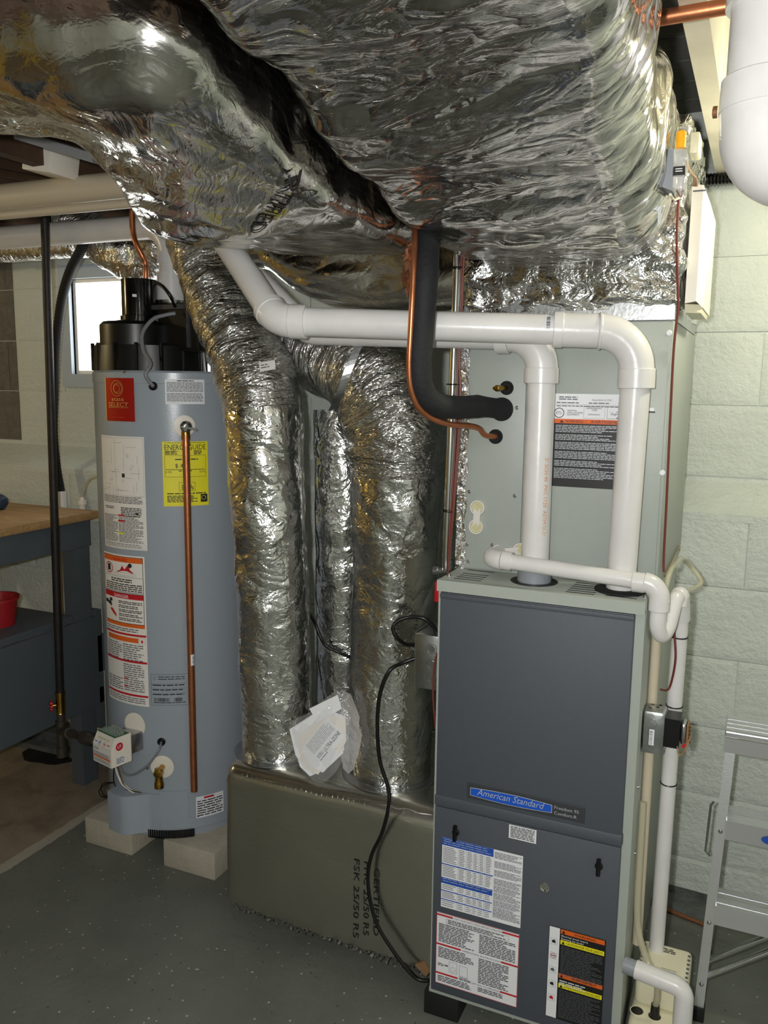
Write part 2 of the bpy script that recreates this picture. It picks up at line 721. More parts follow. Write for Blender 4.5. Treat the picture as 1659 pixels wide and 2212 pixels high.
# ================================================================== the room
YL, YU, ZL0, ZL1 = 0.715, 0.82, 1.165, 1.245      # lower wall face, upper wall face, ledge
RX0, RX1, RY0, RZ1 = -3.4, 2.3, -4.4, 2.24
b = MB()
b.box((RX0 - 0.2, RY0 - 0.2, -0.1), (RX1 + 0.2, 1.1, 0.0), 'floor_paint')
b.build('floor', origin=(0, 0, 0), kind='structure', smooth=False)

WX0, WX1, WZ0, WZ1 = -1.835, -1.02, 1.525, 1.885
b = MB()
b.box((RX0, YL + 0.004, 0), (RX1, 1.0, ZL0), 'wall_paint')
b.prism([(RX0, YL - 0.004, ZL0), (RX0, YU + 0.01, ZL1), (RX0, 0.9, ZL1), (RX0, 0.9, ZL0 - 0.02), (RX0, YL - 0.004, ZL0 - 0.02)], (RX1 - RX0, 0, 0), 'wall_paint')
b.box((RX0, YU + 0.004, ZL0), (WX0, 1.0, RZ1), 'wall_paint')
b.box((WX1, YU + 0.004, ZL0), (RX1, 1.0, RZ1), 'wall_paint')
b.box((WX0, YU + 0.004, ZL0), (WX1, 1.0, WZ0), 'wall_paint')
b.box((WX0, YU + 0.004, WZ1), (WX1, 1.0, RZ1), 'wall_paint')
wall = b.build('wall_back', origin=(0, 0, 0), smooth=False, kind='structure')

_blk = {}


def block_mesh(w, h, mname):
    key = (round(w, 3), round(h, 3), mname)
    if key not in _blk:
        t = MB()
        c = 0.012
        lo = [(0, 0.012, 0), (w, 0.012, 0), (w, 0.012, h), (0, 0.012, h)]
        mi_ = [(0, 0.003, 0), (w, 0.003, 0), (w, 0.003, h), (0, 0.003, h)]
        fr = [(c, 0.0012, c), (w - c, 0.0012, c), (w - c, 0.0012, h - c), (c, 0.0012, h - c)]
        b0 = t.add(lo + mi_ + fr)
        for q in range(4):
            q2 = (q + 1) % 4
            t.face((b0 + q, b0 + q2, b0 + 4 + q2, b0 + 4 + q), mname)
            t.face((b0 + 4 + q, b0 + 4 + q2, b0 + 8 + q2, b0 + 8 + q), mname)
        t.face((b0 + 8, b0 + 9, b0 + 10, b0 + 11), mname)
        o = t.build('block', wall, smooth=False)
        _blk[key] = o.data
        bpy.data.objects.remove(o)
    return _blk[key]


def course(z0, z1, y, off):
    g = 0.003
    x = RX0 - 0.4 + off
    while x < RX1:
        a, c = max(x, RX0), min(x + 0.4, RX1)
        segs = [(a, c)]
        if y == YU and a < -2.135 < c:
            segs = [(a, -2.135), (-2.135, c)]
        if y == YU and z1 > WZ0 - 0.03 and z0 < WZ1 + 0.02:
            segs = [t_ for p, q in segs for t_ in ((p, min(q, WX0 - 0.05)), (max(p, WX1 + 0.05), q))]
        for p, q in segs:
            if q - p > 0.02:
                mname = 'bare_block' if (q < -2.13 and y == YU) else 'wall_paint'
                o = bpy.data.objects.new('block', block_mesh(q - p - g, z1 - z0 - g, mname))
                o.location = (p + g / 2, y - 0.003 + random.uniform(-0.0015, 0.0015), z0 + g / 2)
                o.parent = wall
                col.objects.link(o)
        x += 0.4


for i in range(6):
    course(max(ZL0 - 0.203 * (i + 1), 0.0), ZL0 - 0.203 * i - (0.004 if i == 0 else 0), YL, 0.2 * (i % 2) + 0.02)
for i in range(4):
    course(ZL1 + 0.01 + 0.2 * i, min(ZL1 + 0.01 + 0.2 * (i + 1), 2.04), YU, 0.2 * ((i + 1) % 2) + 0.02)

# dark painted base band with its lumpy mortar toe
b = MB()
n = 90
prof = []
for i in range(n + 1):
    x = RX0 + (RX1 - RX0) * i / n
    w = 0.012 * noise.noise(Vector((x * 3, 1.3, 0)))
    z = 0.055 + 0.012 * noise.noise(Vector((x * 4, 5, 0)))
    prof.append([(x, YL - 0.05 + w, 0.0), (x, YL - 0.035 + w, 0.022 + w * 0.5), (x, YL - 0.006, 0.03), (x, YL - 0.006, z), (x, YL + 0.01, z)])
for i in range(n):
    for j in range(4):
        b.quad([prof[i][j], prof[i + 1][j], prof[i + 1][j + 1], prof[i][j + 1]], 'base_paint')
b.build('baseboard_back', origin=(0, 0, 0), kind='structure', smooth=False)

for nm, lo, hi, mm in (('wall_left', (RX0 - 0.15, RY0, 0), (RX0, 1.0, RZ1), 'wood_panel'), ('wall_right', (RX1, RY0, 0), (RX1 + 0.15, 1.0, RZ1), 'wall_paint'),
                       ('wall_front', (RX0, RY0 - 0.15, 0), (RX1, RY0, RZ1), 'wall_paint')):
    b = MB()
    b.box(lo, hi, mm)
    b.build(nm, kind='structure', smooth=False)

b = MB()
b.box((RX0, RY0, RZ1 + 0.022), (RX1, 1.0, RZ1 + 0.1), 'ceiling_board')
ceil = b.build('ceiling', origin=(0, 0, RZ1), kind='structure', smooth=False)
b = MB()
b.box((RX0, 0, RZ1), (RX1, 0.138, RZ1 + 0.02), 'ceiling_board')
pm = b.build('plank', ceil, smooth=False)
y = RY0
first = True
while y < 0.95:
    o = pm if first else bpy.data.objects.new('plank', pm.data)
    if not first:
        o.parent = ceil
        col.objects.link(o)
    o.location = (0, y, 0)
    first = False
    y += 0.142
b = MB()
b.box((-0.019, RY0, 2.05), (0.019, 0.86, RZ1), 'joist_paint')
jm = b.build('joist', ceil, smooth=False)
b = MB()
b.box((-0.019, RY0, 2.05), (0.019, 0.86, RZ1), 'wood_dark')
jw = b.build('joist', ceil, smooth=False)
jw.location = (0.495 - 0.406, 0, 0)
for i in range(-9, 5):
    if i == -1:
        continue
    o = jm if i == 0 else bpy.data.objects.new('joist', (jm if i > 0 else jw).data)
    if i:
        o.parent = ceil
        col.objects.link(o)
    o.location = (0.495 + 0.406 * i, 0, 0)

# window with pressed glass
win = thing('window_1', (WX0, YU, WZ0), None, None, kind='structure')
b = MB()
t = 0.05
for lo, hi in (((WX0 - t, YU - 0.012, WZ0 - t), (WX0, YU + 0.02, WZ1 + t)), ((WX1, YU - 0.012, WZ0 - t), (WX1 + t, YU + 0.02, WZ1 + t)),
               ((WX0, YU - 0.012, WZ0 - t), (WX1, YU + 0.02, WZ0)), ((WX0, YU - 0.012, WZ1), (WX1, YU + 0.02, WZ1 + t))):
    b.box(lo, hi, 'window_paint')
b.build('window_frame', win, smooth=False)
b = MB()
t = 0.014
y0, y1 = YU + 0.012, YU + 0.04
b.box((WX0, y0, WZ0), (WX0 + t, y1, WZ1), 'plastic_white')
b.box((WX1 - t, y0, WZ0), (WX1, y1, WZ1), 'plastic_white')
b.box((WX0 + t, y0, WZ0), (WX1 - t, y1, WZ0 + t), 'plastic_white')
b.box((WX0 + t, y0, WZ1 - t), (WX1 - t, y1, WZ1), 'plastic_white')
b.build('sash', win, smooth=False)
b = MB()
b.box((WX0 + 0.012, YU + 0.022, WZ0 + 0.012), (WX1 - 0.012, YU + 0.028, WZ1 - 0.012), 'window_glass')
b.build('pane', win, smooth=False)

# ================================================================== furnace
FW, FD, FZ0, FZ1 = 0.4445, 0.70, 0.06, 1.076
FY = -0.0145
fur = thing('furnace', (FW / 2, FD / 2, FZ0), 'tall grey gas furnace with dark blue-grey doors and a blue maker badge', 'furnace')
b = MB()
b.cbox((0, 0.006, FZ0), (FW, FD, FZ1), 'cabinet_grey', 0.003)
b.box((0, 0, FZ0), (0.009, 0.007, FZ1 - 0.02), 'cabinet_grey')
b.box((FW - 0.02, 0, FZ0), (FW, 0.007, FZ1 - 0.02), 'cabinet_grey')
b.box((0, -0.013, FZ1 - 0.025), (FW, 0.007, FZ1), 'cabinet_grey')
b.box((0, -0.004, FZ0), (FW, 0.007, FZ0 + 0.012), 'cabinet_grey')
b.build('cabinet', fur)
SEAM = 0.543
b = MB()
b.cbox((0.008, -0.0135, SEAM + 0.004), (FW - 0.019, 0.006, FZ1 - 0.026), 'door_blue', 0.004)
b.cbox((0.006, -0.017, SEAM + 0.002), (FW - 0.017, 0.004, SEAM + 0.03), 'door_blue', 0.005)
b.cbox((0.008, -0.0165, FZ1 - 0.04), (FW - 0.019, 0.004, FZ1 - 0.029), 'door_blue', 0.003)
ud = b.build('upper_door', fur)
b = MB()
b.cbox((0.007, -0.0135, FZ0 + 0.014), (FW - 0.019, 0.006, SEAM), 'door_blue', 0.003)
ld = b.build('lower_door', fur)


def fl(px, py, y=FY):
    q = PY(px, py, y)
    return q.x, q.z


def flat_sheet(tl, br, y, m, base=0.0006):
    x0, z1 = fl(*tl, y)
    x1, z0 = fl(*br, y)
    return Sheet(x1 - x0, z1 - z0, m, plane_fn((x0, y, z0), (1, 0, 0), (0, 0, 1), base=base))


# maker badge
bx0, bz1 = fl(1011, 1691, -0.0138)
bx1, bz0 = fl(1264, 1736, -0.0138)[0], fl(1013, 1723, -0.0138)[1]
s = Sheet(bx1 - bx0, bz1 - bz0, 'badge_grey', plane_fn((bx0, -0.0138, bz0), (1, 0, 0), (0, 0, 1), base=0.0022))
w, h = s.w, s.h
x0 = w * 0.03
bw, bh = w * 0.70, h * 0.60
by = h * 0.23


def bulge(k_, grow):
    pts = []
    for i in range(13):
        t_ = i / 12
        pts.append((x0 - grow + (bw + 2 * grow) * t_, by + bh * 0.82 + grow + k_ * math.sin(PI * t_)))
    for i in range(13):
        t_ = 1 - i / 12
        pts.append((x0 - grow + (bw + 2 * grow) * t_, by + bh * 0.06 - grow - k_ * math.sin(PI * t_)))
    return pts


s.poly(bulge(0.004, 0.0013), 'silver_ink', 1)
s.poly(bulge(0.004, 0), 'badge_blue', 2)
s.text('American Standard', x0 + bw * 0.08, by + bh * 0.24, h * 0.62, 'silver_ink', 4, wide=bw * 0.84, shear=0.35)
s.text('Freedom 95', w * 0.755, h * 0.56, h * 0.3, 'silver_ink', 3, wide=w * 0.2)
s.text('Comfort-R', w * 0.755, h * 0.2, h * 0.3, 'silver_ink', 3, wide=w * 0.185)
s.b.cbox((bx0 - 0.001, -0.0159, bz0 - 0.001), (bx1 + 0.001, -0.0130, bz1 + 0.001), 'badge_grey', 0.0012)
s.build('maker_badge', ud, 'dark grey badge with a blue band lettered in silver script')

# lower door: notice, tables, instructions, warnings
s = flat_sheet((1100, 1780), (1158, 1823), FY, 'paper')
s.lines(s.w * 0.06, s.h * 0.92, s.w * 0.88, 8, s.h * 0.108, 'ink', 0.5, 0.1)
s.build('notice_label', ld)

s = flat_sheet((956, 1807), (1124, 2005), FY, 'paper')
w, h = s.w, s.h
tw = w * 0.645
s.rect(0, h * 0.89, tw, h * 0.11, 'lab_blue')
s.lines(tw * 0.03, h * 0.985, tw * 0.94, 3, h * 0.03, 'silver_ink', 0.3, 0.1)
s.rect(0, h * 0.615, tw, h * 0.016, 'lab_blue')
s.rect(0, h * 0.345, tw, h * 0.085, 'lab_blue')
s.lines(tw * 0.03, h * 0.42, tw * 0.94, 2, h * 0.03, 'silver_ink', 0.3, 0.1)
for yy in (0.235, 0.11):
    s.rect(0, h * yy, tw, h * 0.014, 'lab_blue')
for y0, y1 in ((0.635, 0.88), (0.44, 0.61), (0.255, 0.34), (0.13, 0.23), (0.01, 0.105)):
    nn_ = int((y1 - y0) / 0.024)
    for i in range(nn_):
        yy = h * (y1 - 0.006 - (i + 0.5) * (y1 - y0 - 0.01) / nn_)
        for a, c in ((0.02, 0.3), (0.34, 0.46), (0.5, 0.6), (0.63, 0.7), (0.74, 0.82), (0.86, 0.97)):
            s.rect(tw * a, yy, tw * (c - a) * random.uniform(0.75, 1), h * 0.0085, 'ink_grey')
for a in (0.32, 0.48, 0.615, 0.72, 0.84):
    s.rect(tw * a, h * 0.01, 0.0005, h * 0.87, 'ink_grey')
for i, yy in enumerate((0.97, 0.84, 0.72, 0.60, 0.50, 0.40, 0.30, 0.20, 0.11)):
    s.lines(tw + w * 0.015, h * yy, w * 0.33, 6 if yy > 0.15 else 4, h * 0.0155, 'ink_grey', 0.5, 0.3)
s.build('conversion_table', ld, 'white table sheet with blue header bands')

s = flat_sheet((944, 1968), (1116, 2176), FY, 'paper')
w, h = s.w, s.h
s.frame(0, 0, w, h, 0.0011, 'lab_red')
for yy, a, c, txt in ((0.955, 0.0, 0.2, 'FOR YOUR SAFETY READ BEFORE OPERATING'), (0.545, 0.0, 0.31, 'OPERATING INSTRUCTIONS'), (0.135, 0.0, 0.28, 'TO TURN OFF GAS TO APPLIANCE')):
    s.rect(0, h * yy, w * c, h * 0.024, 'lab_red')
    s.text(txt, w * (c + 0.02), h * (yy + 0.003), h * 0.028, 'ink', wide=w * (0.79 - c))
    s.rect(w * 0.80, h * yy, w * 0.2, h * 0.024, 'lab_red')
s.frame(w * 0.12, h * 0.865, w * 0.76, h * 0.07, 0.0006, 'ink_grey')
s.lines(w * 0.14, h * 0.925, w * 0.7, 3, h * 0.02, 'ink', 0.5)
s.lines(w * 0.03, h * 0.85, w * 0.44, 12, h * 0.022, 'ink', 0.5, 0.3)
s.lines(w * 0.53, h * 0.85, w * 0.43, 12, h * 0.022, 'ink', 0.5, 0.3)
s.lines(w * 0.03, h * 0.52, w * 0.44, 7, h * 0.022, 'ink', 0.5, 0.3)
s.lines(w * 0.53, h * 0.52, w * 0.36, 16, h * 0.022, 'ink', 0.5, 0.3)
s.lines(w * 0.03, h * 0.115, w * 0.42, 4, h * 0.022, 'ink', 0.5, 0.3)
s.lines(w * 0.53, h * 0.115, w * 0.3, 3, h * 0.022, 'ink', 0.5, 0.3)
s.frame(w * 0.17, h * 0.2, w * 0.1, h * 0.15, 0.0006, 'ink_grey')
s.frame(w * 0.30, h * 0.19, w * 0.1, h * 0.15, 0.0006, 'ink_grey')
s.ring(w * 0.22, h * 0.25, 0.006, 0.006, 0.0006, 'ink_grey')
s.poly([(w * 0.11, h * 0.285), (w * 0.14, h * 0.285), (w * 0.14, h * 0.295), (w * 0.16, h * 0.278), (w * 0.14, h * 0.262), (w * 0.14, h * 0.272), (w * 0.11, h * 0.272)], 'ink')
s.lines(w * 0.03, h * 0.29, w * 0.07, 2, h * 0.022, 'ink', 0.5)
s.lines(w * 0.3, h * 0.18, w * 0.14, 3, h * 0.016, 'ink_grey', 0.5)
s.build('instruction_label', ld, 'white instruction sheet with red corner bars')

x0, z1 = fl(1187, 1998)
x1, _ = fl(1310, 2027)
_, z0 = fl(1180, 2193)
s = Sheet(x1 - x0, z1 - z0, 'lab_black', plane_fn((x0, FY, z0), (1, 0, 0), (0, 0, 1)))
w, h = s.w, s.h
s.rect(0.001, 0.001, w * 0.185, h - 0.002, 'paper')
for i, c_ in enumerate(('ink', 'lab_red', 'ink_grey', 'ink', 'lab_red')):
    cy = h * (0.84 - 0.155 * i)
    s.frame(w * 0.035, cy - h * 0.035, w * 0.12, h * 0.07, 0.0004, 'ink_grey')
    if i == 1:
        s.ring(w * 0.095, cy, w * 0.05, w * 0.05, 0.0013, 'lab_red')
        s.rect(w * 0.06, cy - 0.0008, w * 0.07, 0.002, 'ink', 3)
    else:
        s.disc(w * 0.09, cy, w * 0.035, h * 0.016, c_)
        s.poly([(w * 0.07, cy), (w * 0.13, cy - h * 0.02), (w * 0.12, cy + h * 0.015), (w * 0.09, cy + h * 0.025)], c_, 3)
tx, tw = w * 0.21, w * 0.78
for y_, c_, txt, y2 in ((0.945, 'lab_orange', 'WARNING', None), (0.83, 'lab_yellow', 'CAUTION-FOR YOUR SAFETY', None), (0.465, 'lab_orange', 'AVERTISSEMENT', None), (0.355, 'lab_yellow', 'ATTENTION-POUR VOTRE SECURITE', None)):
    s.rect(tx, h * y_, tw * 0.985, h * 0.048, c_)
    s.poly([(tx + tw * 0.03, h * y_ + h * 0.006), (tx + tw * 0.10, h * y_ + h * 0.006), (tx + tw * 0.065, h * y_ + h * 0.042)], 'lab_black', 3)
    s.text(txt, tx + tw * (0.13 if len(txt) > 15 else 0.3), h * y_ + h * 0.012, h * 0.036, 'lab_black', wide=tw * (0.82 if len(txt) > 15 else 0.4 + 0.012 * len(txt)))
s.text('Electrical shock hazard.', tx + tw * 0.02, h * 0.917, h * 0.026, 'paper', wide=tw * 0.6)
s.text('Rotating fan blade!', tx + tw * 0.02, h * 0.888, h * 0.026, 'paper', wide=tw * 0.5)
s.lines(tx + tw * 0.02, h * 0.81, tw * 0.94, 20, h * 0.0165, 'ink_grey', 0.4, 0.3)
s.lines(tx + tw * 0.02, h * 0.44, tw * 0.6, 3, h * 0.022, 'paper', 0.45, 0.3)
s.lines(tx + tw * 0.02, h * 0.335, tw * 0.94, 19, h * 0.0165, 'ink_grey', 0.4, 0.3)
s.build('warning_label', ld, 'black warning label with orange and yellow bars')

for px, py in ((985, 1797), (1294, 1870)):
    q = PY(px, py, FY)
    b = MB()
    b.lathe(q, (0, -1, 0), [(0, 0.0085), (0.004, 0.0085), (0.006, 0.006)], 'black', 16)
    b.cbox(q + Vector((-0.0045, -0.013, -0.019)), q + Vector((0.0045, -0.002, 0.019)), 'black_gloss', 0.002)
    b.build('latch', ld)
q = PY(1176, 1916, FY)
b = MB()
b.lathe(q, (0, -1, 0), [(0, 0.011), (0.002, 0.011), (0.0025, 0.009), (0.001, 0.0075), (0.001, 0.0)], 'chrome', 20)
b.build('sight_glass', ld)

# louvre slots, collars and screws of the furnace top
b = MB()


def slot_rows(a, c, da, rows):
    for i in range(rows):
        p0 = PZ(a[0] + da[0] * i, a[1] + da[1] * i, FZ1)
        p1 = PZ(c[0] + da[0] * i * 0.85, c[1] + da[1] * i, FZ1)
        b = MB()
        b.box((p0.x, p0.y - 0.0022, FZ1 - 0.001), (p1.x, p0.y + 0.0022, FZ1 + 0.0006), 'black')
        b.build('louvre_slot', fur, smooth=False)


slot_rows((981, 1249), (1038, 1256), (6.2, -3.6), 4)
slot_rows((1011, 1231), (1066, 1238), (6.0, -3.5), 4)
slot_rows((1222, 1278), (1284, 1285), (4.6, -3.9), 6)
slot_rows((1308, 1286), (1376, 1293), (4.0, -4.0), 3)

V1 = Vector((0.197, 0.072, FZ1))
V2 = Vector((0.383, 0.072, FZ1))
b = MB()
b.lathe(V1, (0, 0, 1), [(0, 0.052), (0.0012, 0.052), (0.0014, 0.036)], 'black', 32)
b.lathe(V1, (0, 0, 1), [(0, 0.037), (0.03, 0.0365), (0.031, 0.0305)], 'pvc_grey', 32)
b.build('vent_collar', fur)
b = MB()
b.lathe(V2, (0, 0, 1), [(0, 0.054), (0.004, 0.054), (0.006, 0.048), (0.006, 0.031)], 'black_matte', 32)
b.build('intake_gasket', fur)
for px, py in ((970, 1244), (1394, 1291), (1258, 1250), (1212, 1246), (1378, 1274)):
    q = PZ(px, py, FZ1)
    b = MB()
    b.lathe(q, (0, 0, 1), [(0, 0.006), (0.002, 0.006), (0.002, 0.004), (0.006, 0.0035)], 'chrome', 10)
    b.build('cabinet_screw', fur)
for px, py in ((1417, 1418), (1399, 1745), (1371, 1843), (1378, 1700)):
    q = PX(px, py, FW)
    if 0 < q.y < FD:
        b = MB()
        b.lathe(q, (1, 0, 0), [(0, 0.005), (0.002, 0.005), (0.004, 0.003)], 'chrome', 10)
        b.build('side_screw', fur)
b = MB()
b.cbox((-0.012, 0.004, 1.02), (-0.0005, 0.02, 1.066), 'red_paint', 0.002)
b.build('red_tag', fur)

for x0, x1, y0, y1, lb in ((-0.012, 0.075, -0.006, 0.09, 'black foam pad under the furnace corner next to the foil air box'), (FW - 0.085, FW - 0.005, 0.01, 0.09, 'black foam pad under the furnace corner next to the cream pump')):
    b = MB()
    b.cbox((x0, y0, 0), (x1, y1, FZ0), 'black_matte', 0.002)
    b.build('foam_pad', label=lb, cat='pad', group='foam pads under the furnace')

# ================================================================== coil cabinet
CX1, CY0, CY1, CZ0, CZ1 = 0.452, 0.12, 0.69, FZ1, 1.64
coil = thing('coil_cabinet', (CX1 / 2, 0.4, CZ0), 'pale grey-green coil cabinet standing on the furnace behind the white vent pipes', 'coil cabinet')
b = MB()
b.cbox((0, CY0 + 0.004, CZ0), (CX1, CY1, CZ1), 'coil_grey', 0.003)
b.build('body', coil)
b = MB()
xs = PY(1133, 950, CY0).x
b.cbox((0.002, CY0, CZ0 + 0.004), (xs - 0.001, CY0 + 0.006, CZ1 - 0.003), 'coil_grey', 0.0015)
pl = b.build('access_panel', coil)
b = MB()
b.cbox((xs + 0.001, CY0 - 0.002, CZ0 + 0.004), (CX1 - 0.006, CY0 + 0.006, CZ1 - 0.003), 'coil_grey', 0.0015)
pr_ = b.build('front_panel', coil)
CP = CY0 - 0.0001
CP2 = CY0 - 0.0021
for (px, py) in ((1117, 881), (1112, 1071), (1014, 1062), (1009, 1176), (1064, 1177), (1012, 1213)):
    q = PY(px, py, CP)
    b = MB()
    b.lathe(q, (0, -1, 0), [(0, 0.0045), (0.001, 0.0045), (0.0012, 0.003), (0.004, 0.003)], 'chrome', 10)
    b.build('screw', coil)
for (px, py) in ((1446, 719), (1431, 1021)):
    q = PY(px, py, CP2)
    b = MB()
    b.lathe(q, (0, -1, 0), [(0, 0.0058), (0.002, 0.0058), (0.0025, 0.0042), (0.005, 0.004)], 'paper', 12)
    b.build('screw', coil)
for px, py, r in ((1095, 838, 0.0155), (1084, 884, 0.0265), (1071, 943, 0.0165)):
    q = PY(px, py, CP)
    b = MB()
    b.lathe(q, (0, -1, 0), [(0, r), (0.004, r), (0.006, r * 0.85), (0.003, r * 0.6), (0.003, 0)], 'black_matte', 24)
    b.build('grommet', coil)
q = PY(1095, 838, CP)
b = MB()
dv = Vector((-0.25, -1, -0.02)).normalized()
b.lathe(q, dv, [(0, 0.005), (0.03, 0.005), (0.031, 0.007), (0.045, 0.007), (0.047, 0.0045), (0.055, 0.004)], 'brass', 12)
b.build('test_port', coil)


def drain_ports(p1, p2, name='drain_port'):
    a, c = PY(*p1, CP), PY(*p2, CP)
    b = MB()
    for q in (a, c):
        b.lathe(q, (0, -1, 0), [(0, 0.0175), (0.008, 0.0172), (0.008, 0.0142), (0.003, 0.0135), (0.003, 0)], 'grommet_white', 24)
    d = (c - a).normalized()
    nrm = Vector((0, -1, 0))
    sd = d.cross(nrm)
    b.prism([a + sd * 0.008, a - sd * 0.008, c - sd * 0.008, c + sd * 0.008], nrm * 0.007, 'grommet_white')
    o = b.build(name, coil)
    for q in (a, c):
        b = MB()
        b.lathe(q, (0, -1, 0), [(0, 0.0135), (0.0045, 0.0135), (0.0045, 0)], 'cap_yellow', 20)
        b.box(q + Vector((-0.006, -0.0075, -0.006)), q + Vector((0.006, -0.004, 0.006)), 'cap_yellow', rot=Matrix.Rotation(0.6, 3, 'Y'))
        b.build('plug', o)


drain_ports((1033, 1096), (1030, 1137))
drain_ports((1077, 1192), (1126, 1188))
b = MB()
q = PY(1100, 1196, CP)
b.prism([q + Vector((-0.012, -0.001, -0.012)), q + Vector((0.012, -0.001, -0.012)), q + Vector((0, -0.001, 0.010))], (0, -0.0008, 0), 'lab_yellow')
b.build('yellow_sticker', coil, smooth=False)

s = flat_sheet((1199, 850), (1351, 1059), CP2, 'paper')
w, h = s.w, s.h
s.rect(0, 0, w, h * 0.685, 'lab_black')
s.rect(0, h * 0.685, w, h * 0.047, 'lab_orange')
s.poly([(w * 0.08, h * 0.692), (w * 0.14, h * 0.692), (w * 0.11, h * 0.722)], 'lab_black', 3)
s.text('WARNING', w * 0.16, h * 0.694, h * 0.04, 'lab_black', wide=w * 0.24)
s.text('/', w * 0.43, h * 0.694, h * 0.04, 'lab_black')
s.text('AVERTISSEMENT', w * 0.5, h * 0.694, h * 0.04, 'lab_black', wide=w * 0.43)
yy = 0.665
for g_ in range(6):
    nl = (5, 4, 5, 5, 4, 7)[g_]
    s.lines(w * 0.03, h * yy, w * 0.94, nl, h * 0.0165, 'silver_ink', 0.42, 0.4)
    yy -= nl * 0.0165 + 0.017
s.lines(w * 0.06, h * 0.97, w * 0.25, 2, h * 0.022, 'ink_grey', 0.5, 0.1)
s.text('Assembled in USA', w * 0.5, h * 0.93, h * 0.028, 'ink_grey', wide=w * 0.26)
s.lines(w * 0.03, h * 0.91, w * 0.3, 1, h * 0.02, 'ink_grey', 0.5, 0.1)
s.lines(w * 0.46, h * 0.91, w * 0.28, 1, h * 0.02, 'ink_grey', 0.5, 0.1)
s.rect(w * 0.02, h * 0.885, w * 0.96, 0.0004, 'ink_grey')
s.lines(w * 0.03, h * 0.875, w * 0.9, 1, h * 0.018, 'ink_grey', 0.5, 0.1)
s.ring(w * 0.07, h * 0.795, 0.011, 0.011, 0.0015, 'ink')
s.text('ETL', w * 0.07, h * 0.783, h * 0.04, 'ink', align='C')
for i, t_ in enumerate(('HEATING', 'AND COOLING', 'EQUIPMENT')):
    s.text(t_, w * 0.18, h * (0.815 - 0.022 * i), h * 0.024, 'ink')
s.frame(w * 0.40, h * 0.745, w * 0.28, h * 0.125, 0.0004, 'ink_grey')
s.text('REFRIGERANT', w * 0.54, h * 0.843, h * 0.026, 'ink', align='C')
s.text('TYPE', w * 0.54, h * 0.82, h * 0.026, 'ink', align='C')
s.text('REFRIGERANT', w * 0.54, h * 0.778, h * 0.02, 'ink', align='C')
s.frame(w * 0.71, h * 0.745, w * 0.26, h * 0.125, 0.0005, 'ink')
s.disc(w * 0.875, h * 0.795, 0.0045, 0.005, 'ink')
s.poly([(w * 0.83, h * 0.75), (w * 0.93, h * 0.75), (w * 0.92, h * 0.775), (w * 0.87, h * 0.785)], 'ink')
for i in range(26):
    a = random.uniform(0.3, 2.6)
    r_ = random.uniform(0.002, 0.014)
    s.disc(w * 0.79 + r_ * math.cos(a), h * 0.77 + r_ * math.sin(a), 0.0007, 0.0007, 'ink', 2, 5)
s.build('rating_label', pr_, 'white and black rating label with an orange warning band')
b = MB()
q = PY(1398, 884, CP2)
b.box(q + Vector((-0.02, -0.001, -0.004)), q + Vector((0.014, 0, 0.003)), 'paper')
b.box(q + Vector((-0.02, -0.0012, -0.007)), q + Vector((0.016, 0, -0.0042)), 'ink')
b.build('small_sticker', pr_, smooth=False)
# foil tape over the left edge of the coil cabinet
b = MB()
nz = 60
for i in range(nz):
    za, zc = CZ0 + (CZ1 - CZ0) * i / nz, CZ0 + (CZ1 - CZ0) * (i + 1) / nz

    def wv(z_, s_):
        return 0.0022 * noise.noise(Vector((z_ * 40, s_, 3)))
    row = []
    for z_ in (za, zc):
        row.append([Vector((-0.003, 0.2, z_)), Vector((-0.003 + wv(z_, 2), 0.14, z_)), Vector((-0.0035 + wv(z_, 1), CY0 - 0.003, z_)), Vector((0.010, CY0 - 0.003 + wv(z_, 4), z_)), Vector((0.019 + 2 * wv(z_ * 0.6, 5), CY0 - 0.0015, z_))])
    for j in range(4):
        b.quad([row[0][j], row[0][j + 1], row[1][j + 1], row[1][j]], 'foil_tape', [(za, j * 0.012), (za, j * 0.012 + 0.012), (zc, j * 0.012 + 0.012), (zc, j * 0.012)])
b.build('foil_tape', coil)

# ================================================================== foil wrapped ducts


def nz3(x, y, z, s=1.0):
    return noise.noise(Vector((x * s, y * s, z * s)))


def loft(sections, m, caps=True, b=None):
    b = b or MB()
    n = len(sections[0])
    L = 0
    pc = None
    rows = []
    for sct in sections:
        c = sum((Vector(p) for p in sct), Vector()) / n
        if pc is not None:
            L += (c - pc).length
        pc = c
        per = [0.0]
        for j in range(n):
            per.append(per[-1] + (Vector(sct[(j + 1) % n]) - Vector(sct[j])).length)
        rows.append((b.add(sct), L, per))
    for i in range(len(rows) - 1):
        a, la, pa = rows[i]
        c, lc, pcx = rows[i + 1]
        for j in range(n):
            j2 = (j + 1) % n
            b.face((a + j, a + j2, c + j2, c + j), m, [(la, pa[j]), (la, pa[j + 1]), (lc, pcx[j + 1]), (lc, pcx[j])])
    if caps:
        b.face([rows[0][0] + j for j in reversed(range(n))], m, [(p.x + p.y, p.z) for p in reversed(b.v[rows[0][0]:rows[0][0] + n])])
        b.face([rows[-1][0] + j for j in range(n)], m, [(p.x + p.y, p.z) for p in b.v[rows[-1][0]:rows[-1][0] + n]])
    return b


